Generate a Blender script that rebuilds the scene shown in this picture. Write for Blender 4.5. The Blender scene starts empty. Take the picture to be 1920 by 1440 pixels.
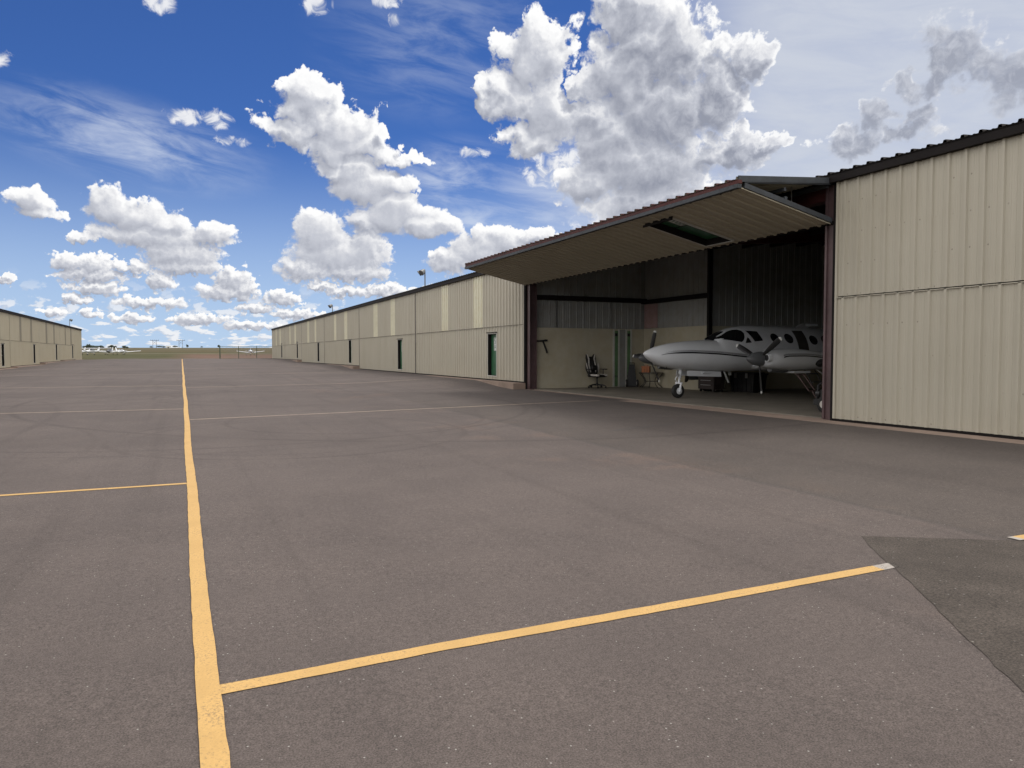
import bpy, math, random
import numpy as np
from mathutils import Vector
R = math.radians
scene = bpy.context.scene
col = scene.collection

# ------------------------------------------------------------------ node helper
class NT:
    """small wrapper that adds nodes to a node tree and links their inputs"""
    def __init__(s, tree):
        s.t = tree; s.n = tree.nodes; s.l = tree.links
    def add(s, kind, props=None, ins=None, out=0):
        nd = s.n.new(kind)
        for k, v in (props or {}).items(): setattr(nd, k, v)
        for k, v in (ins or {}).items():
            sock = nd.inputs[k]
            if isinstance(v, bpy.types.NodeSocket): s.l.new(v, sock)
            else: sock.default_value = v
        return nd.outputs[out]
    def m(s, op, a, b=0.0, c=None, clamp=False):
        ins = {0: a, 1: b}
        if c is not None: ins[2] = c
        return s.add('ShaderNodeMath', {'operation': op, 'use_clamp': clamp}, ins)
    def v(s, op, a, b=(0, 0, 0), c=None, out=0):
        ins = {0: a, 1: b}
        if c is not None: ins[2] = c
        return s.add('ShaderNodeVectorMath', {'operation': op}, ins, out)
    def noise(s, vec, scale, detail=4, rough=.55, dist=0.0, dim='3D', out=0):
        return s.add('ShaderNodeTexNoise', {'noise_dimensions': dim},
                     {'Vector': vec, 'Scale': scale, 'Detail': detail, 'Roughness': rough, 'Distortion': dist}, out)
    def ss(s, x, a, b, c=0.0, d=1.0):
        return s.add('ShaderNodeMapRange', {'interpolation_type': 'SMOOTHSTEP'}, {0: x, 1: a, 2: b, 3: c, 4: d})
    def lin(s, x, a, b, c=0.0, d=1.0):
        return s.add('ShaderNodeMapRange', {'interpolation_type': 'LINEAR'}, {0: x, 1: a, 2: b, 3: c, 4: d})
    def mix(s, f, a, b, blend='MIX'):
        nd = s.n.new('ShaderNodeMix'); nd.data_type = 'RGBA'; nd.blend_type = blend
        for i, val in ((0, f), (6, a), (7, b)):
            if isinstance(val, bpy.types.NodeSocket): s.l.new(val, nd.inputs[i])
            elif i == 0: nd.inputs[0].default_value = val
            else: nd.inputs[i].default_value = (*val[:3], 1)
        return nd.outputs[2]
    def xyz(s, x=0.0, y=0.0, z=0.0):
        return s.add('ShaderNodeCombineXYZ', None, {0: x, 1: y, 2: z})
    def sep(s, vec):
        nd = s.n.new('ShaderNodeSeparateXYZ'); s.l.new(vec, nd.inputs[0]); return nd.outputs

# ------------------------------------------------------------------ sun and sky
SKYT = (.36, .55, .90)
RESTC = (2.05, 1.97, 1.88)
LK = (.70, .56, .17, .12, .40)
SUN_EL, SUN_AZ = 66.0, 58.0           # degrees; azimuth from +Y towards +X
def sky_and_sun():
    w = bpy.data.worlds.new('World'); scene.world = w; w.use_nodes = True
    N = NT(w.node_tree); N.n.clear()
    # cumulus masses as (azimuth, elevation, half width, half height) in degrees of the sky
    CU = [(26.6,22.2,2.5,2.4),(24.7,19.5,2.2,1.8),(27.6,18.6,2.4,2.5),(22.9,19.6,1.0,1.8),(26.3,16.4,2.6,1.0),(33.6,25.0,3.4,1.6),(33.3,20.6,2.9,2.7),
          (37.3,22.2,3.0,2.6),(36.6,18.0,4.2,2.5),(32.4,16.2,2.6,1.8),(30.7,20.0,.9,1.3),(42.3,21.1,1.8,1.3),(40.2,18.6,2.0,2.5),(35,14.0,5.0,2.1),(31.0,17.6,2.2,1.5),(34.6,22.8,2.4,1.8),(41.6,14.9,3.4,1.1),
          (44.4,15.2,1.7,.55),(30.3,12.9,2.2,1.4),(36.3,11.4,5.2,1.3),
          (9.2,18.2,2.4,1.6),(10.7,16.9,3.2,1.7),(8.4,16.2,2.7,.95),(12.3,15.5,3.2,1.2),(11.5,13.8,2.2,1.0),(13.5,12.9,3.0,1.5),(15.5,10.8,3.2,1.4),
          (17.9,9.9,2.5,.75),(14.7,16.2,1.0,.7),(16.4,15.0,1.8,.5),
          (9.8,9.0,1.9,1.7),(11.4,7.5,3.7,1.4),(13.2,8.0,1.5,1.8),(8.6,6.4,2.1,.9),(12.2,6.3,2.7,.75),(13.2,10.0,1.4,.7),
          (-4.2,10.0,1.5,1.15),(-2.6,9.6,2.5,1.25),(-.9,9.2,1.6,.85),(-1.9,8.2,3.4,.9),(.1,7.2,2.6,1.1),(2.1,8.6,1.5,.85),(.5,6.3,2.1,.6),(-5.8,7.9,1.0,.38),
          (-8.6,10.2,1.2,.75),(-8.4,9.4,1.3,.6),
          (-6.8,6.2,1.0,.65),(-5.5,6.1,1.2,.7),(-5.6,5.4,2.2,.45),(-5.3,4.5,1.8,.45),(-3.1,6.1,1.4,.42),(-1.3,5.2,.95,.7),
          (3.5,5.5,1.2,.9),(3.1,4.5,2.1,.6),(4.4,4.7,1.0,.7),(-10.3,4.9,.6,.34),
          (-1.7,3.6,2.3,.42),(-3.0,2.5,1.3,.32),(-6.4,3.7,.75,.27),(-7.9,2.8,.75,.27),(-5.6,2.8,.62,.34),(1.1,2.5,2.0,.42),(5.1,3.4,1.4,.4),(7.0,4.2,1.3,.58),
          (9.8,5.2,1.3,.4),(8.2,3.0,1.9,.34),(4.7,2.1,2.2,.3),(22.1,8.1,2.4,1.5),(24.2,8.7,2.0,1.1),(20.0,7.3,2.0,1.0),(26.8,9.1,2.4,.7),(11.8,4.8,1.4,.48),
          (14.6,4.9,1.6,.5),(17.5,4.8,2.0,.48),
          (55.8,19.6,2.2,1.8),(57.6,18.2,2.0,1.6),(54.3,18.0,1.2,1.2),(59.6,17.4,1.8,2.0),(53.7,15.8,1.2,.9),(49.7,14.8,1.6,.95),(51.1,16.3,1.0,1.3),(53.1,14.9,1.9,.65),
          (-20,19,3,1.4),(-27,12,4,1.8),(-34,20,4,2),(-22,7,3,1),(-45,10,5,1.6),(70,24,5,3),(80,14,6,2),(66,13,3,1.2)]
    g = bpy.data.node_groups.new('cumulus_density', 'ShaderNodeTree')
    g.interface.new_socket('P', in_out='INPUT', socket_type='NodeSocketVector')
    g.interface.new_socket('D', in_out='OUTPUT', socket_type='NodeSocketFloat')
    g.interface.new_socket('M', in_out='OUTPUT', socket_type='NodeSocketFloat')
    G = NT(g)
    P = G.n.new('NodeGroupInput').outputs[0]
    el = G.sep(P)[1]
    s = G.lin(el, 1.0, 20.0, .16, 1.0)                       # features shrink towards the horizon
    big = G.noise(P, .42, 6, .52, dim='2D', out=1)
    sml = G.noise(P, 1.5, 5, .58, dim='2D', out=1)
    wv = G.mix(G.ss(el, 3, 13), sml, big)
    wv = G.v('SUBTRACT', wv, (.5, .5, .5))
    wv = G.v('SCALE', wv); wv.node.inputs['Scale'].default_value = 1
    G.l.new(G.m('MULTIPLY', s, 6.2), wv.node.inputs['Scale'])
    Q = G.v('ADD', P, G.v('MULTIPLY', wv, (1, .8, 0)))
    Q = G.v('MULTIPLY', Q, (1, 1, 0))
    fold = None
    for (a, e, ra, re) in CU:
        ra *= 1.12; re *= 1.12
        d = G.v('MULTIPLY_ADD', Q, (1/ra, 1/re, 0), (-a/ra, -e/re, 0))
        d2 = G.v('DOT_PRODUCT', d, d, out=1)
        fold = d2 if fold is None else G.m('SMOOTH_MIN', fold, d2, .12)
    M = G.m('SUBTRACT', 1.0, fold)
    vsc = G.lin(el, 2.0, 20.0, 2.6, .85)
    vo = G.n.new('ShaderNodeTexVoronoi'); vo.voronoi_dimensions = '2D'; vo.feature = 'F1'
    G.l.new(Q if False else G.v('ADD', P, G.v('SCALE', wv)), vo.inputs['Vector'])
    vo.inputs['Detail'].default_value = 2.5; vo.inputs['Roughness'].default_value = .48; vo.inputs['Lacunarity'].default_value = 2.2
    vo.normalize = True
    vo.inputs['Scale'].default_value = .9
    bump = G.m('SUBTRACT', .42, vo.outputs['Distance'])
    D = G.m('MULTIPLY_ADD', bump, 1.0, M)
    go = G.n.new('NodeGroupOutput')
    G.l.new(D, go.inputs[0]); G.l.new(M, go.inputs[1])

    d = N.add('ShaderNodeTexCoord', None, None, 'Generated')
    d = N.v('NORMALIZE', d)
    x, y, z = N.sep(d)
    az = N.m('MULTIPLY', N.m('ARCTAN2', x, y), 57.2958)
    el = N.m('MULTIPLY', N.m('ARCSINE', z), 57.2958)
    P = N.xyz(az, el, 0.0)
    sN = N.lin(el, 1.0, 20.0, .16, 1.0)
    def dens(off):
        nd = N.n.new('ShaderNodeGroup'); nd.node_tree = g
        if off is None: N.l.new(P, nd.inputs[0])
        else:
            o = N.v('SCALE', off); N.l.new(sN, o.node.inputs['Scale'])
            N.l.new(N.v('ADD', P, o), nd.inputs[0])
        return nd.outputs
    D0, M0 = dens(None); D1, M1 = dens((.55, .95, 0))
    # a thin layer of many small flat clouds low over the horizon
    lp = N.xyz(N.m('MULTIPLY', az, .62), N.m('MULTIPLY', N.m('LOGARITHM', N.m('MAXIMUM', N.m('ADD', el, 1.2), .3), 2.718), 5.2), 7.0)
    low = N.noise(lp, 1.0, 5, .55, dim='2D'); low2 = N.noise(N.v('ADD', lp, (.22, .30, 0)), 1.0, 5, .55, dim='2D')
    lowa = N.m('MULTIPLY', N.ss(low, .515, .60), N.m('MULTIPLY', N.ss(el, .0, .5), N.ss(el, 6.0, 2.0)))
    lowl = N.ss(N.m('SUBTRACT', low, low2), -.07, .07)
    # cirrus veils: stretched noise inside soft masks
    rot = N.xyz(N.m('MULTIPLY', az, .15), N.m('MULTIPLY_ADD', az, .09, N.m('MULTIPLY', el, .62)), 3.0)
    ci = N.noise(rot, 1.0, 9, .62, .35, dim='2D')
    def soft(a, e, ra, re, k=0.0):
        q = N.v('MULTIPLY_ADD', N.xyz(az, N.m('MULTIPLY_ADD', az, k, el), 0.0), (1/ra, 1/re, 0), (-a/ra, -(e+k*a)/re, 0))
        return N.ss(N.v('LENGTH', q, out=1), 1.15, .1)
    cm = N.m('MAXIMUM', soft(-3, 14.5, 10, 3.2, .12), soft(20, 13.4, 6, 3.4))
    cm = N.m('MAXIMUM', cm, soft(22, 10.5, 6, 1.8))
    cm = N.m('MAXIMUM', cm, N.m('MULTIPLY', soft(19, 23, 10, 6), .42))
    cm = N.m('MAXIMUM', cm, N.m('MULTIPLY', soft(27, 11.5, 8, 6), .8))
    cia = N.m('MULTIPLY', N.ss(ci, .30, .78), cm)
    veil = N.m('MULTIPLY', N.m('MAXIMUM', N.ss(az, 32, 45), N.m('MULTIPLY', soft(37, 12, 13, 7), .9)), N.ss(ci, .1, .75, .82, 1.0))
    # colours
    sky = N.n.new('ShaderNodeTexSky'); sky.sky_type = 'NISHITA'; sky.sun_disc = False
    sky.sun_elevation = R(SUN_EL); sky.sun_rotation = R(SUN_AZ)
    sky.altitude = 1500; sky.air_density = 1.0; sky.dust_density = 0.0; sky.ozone_density = 4.0
    base = N.mix(1.0, sky.outputs[0], SKYT, 'MULTIPLY')
    K = 10.0      # clouds are in the sky texture's own units (the Background strength is 0.1)
    base = N.mix(N.ss(el, 17.0, -1.0, 0, .86), base, (.52*K, .67*K, .88*K))
    base = N.mix(N.m('MULTIPLY', veil, .93), base, (.625*K, .665*K, .745*K))
    base = N.mix(N.m('MULTIPLY', cia, .62), base, (.74*K, .80*K, .90*K))
    base = N.mix(N.m('MULTIPLY', lowa, .85), base, N.mix(lowl, (.62*K, .66*K, .74*K), (.92*K, .92*K, .93*K)))
    wisp = N.noise(P, 1.1, 6, .66, .4, dim='2D')
    dM = N.m('SUBTRACT', M0, M1)
    dB = N.m('SUBTRACT', N.m('SUBTRACT', D0, D1), dM)
    dM = N.m('MINIMUM', N.m('MAXIMUM', dM, -.75), .75); dM = N.m('MULTIPLY', dM, N.ss(az, 52, 46, .45, 1))
    lit = N.m('MULTIPLY_ADD', dM, LK[0], LK[1])
    lit = N.m('MULTIPLY_ADD', dB, LK[2], lit)
    thick = N.ss(M0, .10, .85)
    near = N.ss(az, 23, 38, LK[3], LK[4])                      # looking towards the sun the thick parts go grey
    lit = N.m('SUBTRACT', lit, N.m('MULTIPLY', thick, near))
    lit = N.m('ADD', lit, N.m('MULTIPLY', N.ss(M0, .42, .0), N.m('MULTIPLY', N.ss(az, 22, 36, .06, .26), N.ss(az, 52, 46, .4, 1))))   # thin rims glow against the sun
    lit = N.m('SUBTRACT', lit, N.ss(az, 46, 52, 0, .17))
    lit = N.m('ADD', lit, N.m('MULTIPLY', N.m('SUBTRACT', wisp, .5), N.ss(az, 28, 50, .15, 1.1)))
    fr = N.add('ShaderNodeValToRGB', None, {0: lit})
    cr = fr.node.color_ramp
    cr.elements[0].position = .0; cr.elements[0].color = (.30*K, .32*K, .39*K, 1)
    cr.elements[1].position = 1.0; cr.elements[1].color = (1.0*K, 1.0*K, 1.0*K, 1)
    e = cr.elements.new(.45); e.color = (.56*K, .58*K, .645*K, 1)
    e = cr.elements.new(.78); e.color = (.84*K, .845*K, .87*K, 1)
    # the rest of the sky (overhead, behind and beside the view) gets broken cloud, added extra bright to light the walls
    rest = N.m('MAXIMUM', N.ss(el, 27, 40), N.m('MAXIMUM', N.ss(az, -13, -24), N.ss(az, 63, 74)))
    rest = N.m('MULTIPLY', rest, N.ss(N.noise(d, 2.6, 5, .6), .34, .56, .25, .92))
    D0b = N.m('ADD', D0, N.ss(az, 27, 33, 0, .16))
    alpha = N.ss(N.m('ADD', D0b, N.m('MULTIPLY', N.m('SUBTRACT', wisp, .5), .7)), -.04, N.m('ADD', N.lin(lit, .3, .9, .62, .26), N.m('ADD', N.ss(az, 26, 40, 0, .22), N.ss(az, 46, 52, 0, .35))))
    alpha = N.m('MULTIPLY', alpha, N.ss(el, .2, 1.5))
    alpha = N.m('MULTIPLY', alpha, N.ss(az, 38, 50, 1.0, .80))
    # small torn scraps of cloud
    wm = None
    for (a, e, ra, re) in ((.7,16.5,1.7,.62),(2.6,16.6,1.2,.75),(3.7,15.2,1.5,.42),(-.9,23.3,1.2,.8),(9.6,24.8,1.3,.9),(15.0,25.3,1.3,.5),(15.5,24.1,.6,.6),(-10.4,18.3,.8,.7),(36,10.2,7,1.4),(28.3,14.2,3.4,1.6),(21.5,15.4,1.5,.5)):
        q = N.v('MULTIPLY_ADD', P, (1/ra, 1/re, 0), (-a/ra, -e/re, 0))
        t = N.m('SUBTRACT', 1.0, N.v('DOT_PRODUCT', q, q, out=1)); wm = t if wm is None else N.m('MAXIMUM', wm, t)
    scrap = N.noise(P, .9, 7, .62, .5, dim='2D')
    wa = N.ss(N.m('MULTIPLY_ADD', N.m('SUBTRACT', scrap, .5), 3.4, wm), .05, 1.15)
    wa = N.m('MULTIPLY', wa, N.ss(wm, -.7, .3))
    base = N.mix(N.m('MULTIPLY', wa, .88), base, N.mix(N.ss(scrap, .4, .62), (.66*K, .69*K, .76*K), (.93*K, .93*K, .94*K)))
    fin = N.mix(alpha, base, fr)
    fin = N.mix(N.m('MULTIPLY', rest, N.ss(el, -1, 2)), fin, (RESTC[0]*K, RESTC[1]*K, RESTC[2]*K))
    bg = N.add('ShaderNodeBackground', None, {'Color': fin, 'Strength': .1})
    out = N.n.new('ShaderNodeOutputWorld'); N.l.new(bg, out.inputs[0])
    w.cycles.sampling_method = 'MANUAL'; w.cycles.sample_map_resolution = 512

    L = bpy.data.lights.new('sun', 'SUN'); L.energy = 1.75; L.angle = R(18); L.color = (1.0, .955, .89)
    o = bpy.data.objects.new('sun', L); col.objects.link(o)
    dv = Vector((math.sin(R(SUN_AZ))*math.cos(R(SUN_EL)), math.cos(R(SUN_AZ))*math.cos(R(SUN_EL)), math.sin(R(SUN_EL))))
    o.rotation_euler = dv.to_track_quat('Z', 'Y').to_euler(); o.location = dv*60

def camera():
    c = bpy.data.cameras.new('camera'); c.lens = 25.3125; c.sensor_width = 36; c.sensor_fit = 'HORIZONTAL'
    c.clip_start = .05; c.clip_end = 9000
    o = bpy.data.objects.new('camera', c); col.objects.link(o)
    o.location = (0, 0, 1.55); o.rotation_euler = (R(90-2.3753), 0, R(-24.6487))
    scene.camera = o
    vs = scene.view_settings; vs.view_transform = 'Standard'; vs.look = 'None'; vs.exposure = 0; vs.gamma = 1; vs.use_curve_mapping = False
# ------------------------------------------------------------------ mesh helpers
rng = random.Random(7)
class MB:
    """collects faces and links them as ONE mesh object"""
    def __init__(s): s.v = []; s.f = []; s.mi = []; s.cur = 0
    def add(s, vs, fs):
        o = len(s.v); s.v += [tuple(p) for p in vs]
        for f in fs: s.f.append(tuple(i+o for i in f)); s.mi.append(s.cur)
        return s
    def box(s, x0, x1, y0, y1, z0, z1):
        vs = [(x, y, z) for z in (z0, z1) for y in (y0, y1) for x in (x0, x1)]
        return s.add(vs, [(0,2,3,1),(4,5,7,6),(0,1,5,4),(2,6,7,3),(0,4,6,2),(1,3,7,5)])
    def obox(s, o, ax, ay, az):
        o, ax, ay, az = map(Vector, (o, ax, ay, az))
        vs = [o + ax*i + ay*j + az*k for k in (0,1) for j in (0,1) for i in (0,1)]
        return s.add(vs, [(0,2,3,1),(4,5,7,6),(0,1,5,4),(2,6,7,3),(0,4,6,2),(1,3,7,5)])
    def quad(s, a, b, c, d): return s.add([a,b,c,d], [(0,1,2,3)])
    def tube(s, pts, r, n=8, cap=True, sx=1.0):
        pts = [Vector(p) for p in pts]; rs = r if isinstance(r, (list, tuple)) else [r]*len(pts)
        vs = []; up = None
        for i, p in enumerate(pts):
            t = (pts[min(i+1, len(pts)-1)] - pts[max(i-1, 0)]).normalized()
            if up is None:
                up = Vector((0,0,1)) if abs(t.z) < .9 else Vector((1,0,0))
            a = t.cross(up).normalized(); up = a.cross(t).normalized()
            for k in range(n):
                w = 2*math.pi*(k+.5)/n
                vs.append(p + (a*math.cos(w)*sx + up*math.sin(w))*rs[i])
        fs = [(i*n+k, i*n+(k+1) % n, (i+1)*n+(k+1) % n, (i+1)*n+k) for i in range(len(pts)-1) for k in range(n)]
        if cap: fs += [tuple(range(n-1, -1, -1)), tuple((len(pts)-1)*n+k for k in range(n))]
        return s.add(vs, fs)
    def lathe(s, o, axis, prof, n=24, cap=True):
        """profile of (distance along axis, radius)"""
        o = Vector(o); ax = Vector(axis).normalized()
        a = ax.orthogonal().normalized(); b = ax.cross(a)
        vs = [o + ax*d + (a*math.cos(2*math.pi*k/n) + b*math.sin(2*math.pi*k/n))*r for d, r in prof for k in range(n)]
        m = len(prof)
        fs = [(i*n+k, i*n+(k+1) % n, (i+1)*n+(k+1) % n, (i+1)*n+k) for i in range(m-1) for k in range(n)]
        if cap: fs += [tuple(range(n-1, -1, -1)), tuple((m-1)*n+k for k in range(n))]
        return s.add(vs, fs)
    def grid(s, fn, nu, nv, closeu=False):
        vs = [fn(i/(nu if closeu else nu-1), j/(nv-1)) for j in range(nv) for i in range(nu)]
        fs = [(j*nu+i, j*nu+(i+1) % nu, (j+1)*nu+(i+1) % nu, (j+1)*nu+i) for j in range(nv-1) for i in range(nu if closeu else nu-1)]
        return s.add(vs, fs)
    def build(s, name, mats, parent=None, smooth=False, origin=None, autosmooth=None):
        me = bpy.data.meshes.new(name)
        o0 = Vector(origin) if origin is not None else (parent_loc(parent) if parent else Vector())
        me.from_pydata([tuple(Vector(p)-o0) for p in s.v], [], s.f)
        mats = mats if isinstance(mats, (list, tuple)) else [mats]
        for m in mats: me.materials.append(m)
        if len(mats) > 1: me.polygons.foreach_set('material_index', s.mi)
        bm = bmesh.new(); bm.from_mesh(me); bmesh.ops.recalc_face_normals(bm, faces=bm.faces); bm.to_mesh(me); bm.free()
        if smooth:
            me.polygons.foreach_set('use_smooth', [True]*len(me.polygons))
            me.set_sharp_from_angle(angle=R(autosmooth or 35))
        me.update()
        ob = bpy.data.objects.new(name, me); col.objects.link(ob)
        if parent: ob.parent = parent
        return ob
def parent_loc(p):
    """world location used when part meshes are written in world coordinates"""
    v = Vector()
    while p is not None: v = v + p.location; p = p.parent
    return v
def tag(o, label, cat, group=None):
    o['label'] = label; o['category'] = cat
    if group: o['group'] = group
    return o
def thing(name, label, cat, loc=(0,0,0), rz=0, group=None):
    o = bpy.data.objects.new(name, None); col.objects.link(o); o.location = loc; o.rotation_euler = (0,0,rz)
    o.empty_display_size = .3
    return tag(o, label, cat, group)
def struct(o): o['kind'] = 'structure'; return o
def copy_thing(root, loc, rz, label):
    c = root.copy(); col.objects.link(c); c.location = loc; c.rotation_euler = (0,0,rz); c['label'] = label
    for ch in list(root.children):
        d = ch.copy(); col.objects.link(d); d.parent = c
        for g in list(ch.children):
            e = g.copy(); col.objects.link(e); e.parent = d
    return c

PITCH = .305
# ------------------------------------------------------------------ materials
def mat(name, color, rough=.6, metal=0.0, fn=None, spec=.5, bump=None):
    """fn(N, pos, base) -> colour socket ; bump(N, pos) -> (height socket, strength, distance)"""
    m = bpy.data.materials.new(name); m.use_nodes = True
    N = NT(m.node_tree); b = N.n['Principled BSDF']
    b.inputs['Roughness'].default_value = rough; b.inputs['Metallic'].default_value = metal
    b.inputs['Specular IOR Level'].default_value = spec
    b.inputs['Base Color'].default_value = (*color, 1)
    pos = N.add('ShaderNodeNewGeometry', None, None, 'Position') if (fn or bump) else None
    if fn:
        r = fn(N, pos, color)
        if isinstance(r, tuple):
            N.l.new(r[0], b.inputs['Base Color']); N.l.new(r[1], b.inputs['Roughness'])
        else: N.l.new(r, b.inputs['Base Color'])
    if bump:
        h, st, dist = bump(N, pos)
        nb = N.add('ShaderNodeBump', None, {'Strength': st, 'Distance': dist, 'Height': h}, 'Normal')
        N.l.new(nb, b.inputs['Normal'])
    return m
def scl(c, k): return tuple(x*k for x in c)
def mottled(a1=.12, s1=.7, a2=.10, s2=9.0, tint=(1.0,.96,.90)):
    def fn(N, pos, base):
        n1 = N.noise(pos, s1, 5, .6); n2 = N.noise(pos, s2, 4, .6)
        c = N.mix(N.ss(n1, .3, .7), scl(base, 1-a1), scl(base, 1+a1))
        c = N.mix(N.ss(n2, .35, .7), c, N.mix(1.0, c, scl(tint, 1-a2), 'MULTIPLY'))
        return c
    return fn
def asphalt_fn(N, pos, base):
    big = N.noise(pos, .16, 5, .6); mid = N.noise(pos, 1.1, 5, .6); fine = N.noise(pos, 125, 3, .75); fin2 = N.noise(pos, 28, 4, .7)
    x, y, z = N.sep(pos)
    c = N.mix(N.ss(big, .34, .66), scl(base, .90), scl(base, 1.10))
    c = N.mix(N.ss(mid, .3, .72), N.mix(1.0, c, (.93, .93, .935), 'MULTIPLY'), N.mix(1.0, c, (1.05, 1.045, 1.04), 'MULTIPLY'))
    # reddish dirt drifting out of the joint
    dirt = N.m('MULTIPLY', N.ss(N.noise(pos, .55, 5, .65), .52, .72), N.m('MULTIPLY', N.ss(x, 3.2, 5.6), N.ss(x, 6.9, 5.8)))
    c = N.mix(N.m('MULTIPLY', dirt, .38), c, (.155, .100, .076))
    # newer, darker lane beside the hangars: its joint wanders a little
    wob = N.m('MULTIPLY', N.m('SUBTRACT', N.noise(pos, 1.7, 3, .6), .5), .22)
    joint = N.m('ADD', x, wob)
    lane = N.m('MULTIPLY', N.ss(joint, 5.98, 6.10), N.ss(y, 30, 16))
    c = N.mix(N.m('MULTIPLY', lane, .72), c, N.mix(1.0, c, (.78, .80, .78), 'MULTIPLY'))
    seam = N.m('MULTIPLY', N.ss(N.m('ABSOLUTE', N.m('SUBTRACT', joint, 6.04)), .10, .02), N.ss(y, 26, 12))
    c = N.mix(N.m('MULTIPLY', seam, .35), c, (.055, .050, .048))
    # straight wheel streaks along the lanes
    st = N.noise(N.v('MULTIPLY', pos, (2.3, .035, 1)), 1.0, 4, .6)
    c = N.mix(N.m('MULTIPLY', N.ss(st, .52, .70), .30), c, scl(base, .60))
    # turning marks left by tyres
    tot = None
    for (cx, cy, r, wd, k) in ((1.05,19.49,7.53,.10,.34),(1.05,19.3,7.9,.08,.2),(9.11,23.33,13.14,.12,.34),(1.87,13.38,3.02,.09,.26),(1.87,13.38,2.6,.07,.2),(1.35,5.91,.95,.03,.1),
                               (3.49,15.58,2.69,.08,.24),(-3.13,24.96,2.96,.14,.26),(-3.1,25.2,3.6,.12,.16),(-16,30,14.5,.16,.14),(12.5,41,9.5,.2,.26),(-9.5,13,8.2,.09,.14),(-2,52,11,.25,.25),(-6.5,31,8.5,.13,.3),(6.5,33,7.5,.13,.3),(-22,18,19.4,.12,.2),(4.2,24.5,5.0,.10,.3),(14,22,10.2,.10,.25)):
        q = N.v('DISTANCE', N.v('MULTIPLY', pos, (1,1,0)), (cx, cy, 0), out=1)
        t = N.m('MULTIPLY', N.ss(N.m('ABSOLUTE', N.m('SUBTRACT', q, r)), wd, wd*.25), k)
        tot = t if tot is None else N.m('MAXIMUM', tot, t)
    tot = N.m('MULTIPLY', tot, N.ss(N.noise(pos, .42, 3, .6), .30, .60, .05, 1.1))
    c = N.mix(tot, c, scl(base, .42))
    # oil spots
    oil = N.ss(N.noise(pos, .75, 3, .5), .70, .76)
    c = N.mix(N.m('MULTIPLY', oil, .30), c, scl(base, .5))
    # aggregate
    c = N.mix(1.0, c, N.mix(N.ss(fine, .30, .72), (.55,.55,.55), (1.48,1.47,1.45)), 'MULTIPLY')
    c = N.mix(1.0, c, N.mix(N.ss(fin2, .3, .7), (.86,.86,.86), (1.13,1.13,1.13)), 'MULTIPLY')
    vo = N.n.new('ShaderNodeTexVoronoi'); N.l.new(pos, vo.inputs['Vector']); vo.inputs['Scale'].default_value = 48
    chip = N.m('MULTIPLY', N.ss(vo.outputs['Distance'], .26, .12), N.m('GREATER_THAN', N.sep(vo.outputs['Color'])[0], .965))
    c = N.mix(N.m('MULTIPLY', chip, .8), c, (.34, .325, .30))
    return c
def asphalt_bump(N, pos):
    return N.m('ADD', N.noise(pos, 95, 3, .75), N.m('MULTIPLY', N.noise(pos, 20, 3, .6), .6)), .55, .006
def patch_fn(N, pos, base):
    fine = N.noise(N.v('MULTIPLY', pos, (1, 1.6, 1)), 60, 4, .75); mid = N.noise(pos, 2.2, 5, .65)
    c = N.mix(N.ss(mid, .3, .7), scl(base, .82), scl(base, 1.2))
    c = N.mix(1.0, c, N.mix(N.ss(fine, .3, .72), (.5,.5,.5), (1.55,1.55,1.5)), 'MULTIPLY')
    vo = N.n.new('ShaderNodeTexVoronoi'); N.l.new(pos, vo.inputs['Vector']); vo.inputs['Scale'].default_value = 34
    chip = N.m('MULTIPLY', N.ss(vo.outputs['Distance'], .24, .10), N.m('GREATER_THAN', N.sep(vo.outputs['Color'])[0], .93))
    return N.mix(N.m('MULTIPLY', chip, .75), c, (.27, .26, .24))
def paint_fn(N, pos, base):
    n = N.noise(pos, 75, 4, .72); big = N.noise(pos, 2.4, 4, .6); fine = N.noise(pos, 110, 2, .7)
    x, y, z = N.sep(pos)
    c = N.mix(N.ss(big, .3, .7), scl(base, .88), scl(base, 1.04))
    px = N.m('ADD', x, N.m('MULTIPLY', N.m('SUBTRACT', n, .5), .06))
    pale = N.m('MULTIPLY', N.m('MULTIPLY', N.m('GREATER_THAN', px, 4.43), N.m('LESS_THAN', px, 6.16)), N.ss(y, 5, 4))
    c = N.mix(pale, c, (.34, .31, .28))
    wear = N.ss(N.m('ADD', n, N.m('MULTIPLY', N.m('SUBTRACT', big, .5), .45)), .53, .74)
    c = N.mix(N.m('MULTIPLY', wear, .70), c, (.105, .085, .068))
    return N.mix(1.0, c, N.mix(fine, (.80,.80,.80), (1.16,1.16,1.16)), 'MULTIPLY')
def palepaint_fn(N, pos, base):
    n = N.noise(pos, 9, 4, .7)
    return N.mix(N.ss(n, .54, .72), base, (.12, .10, .095))
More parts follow.
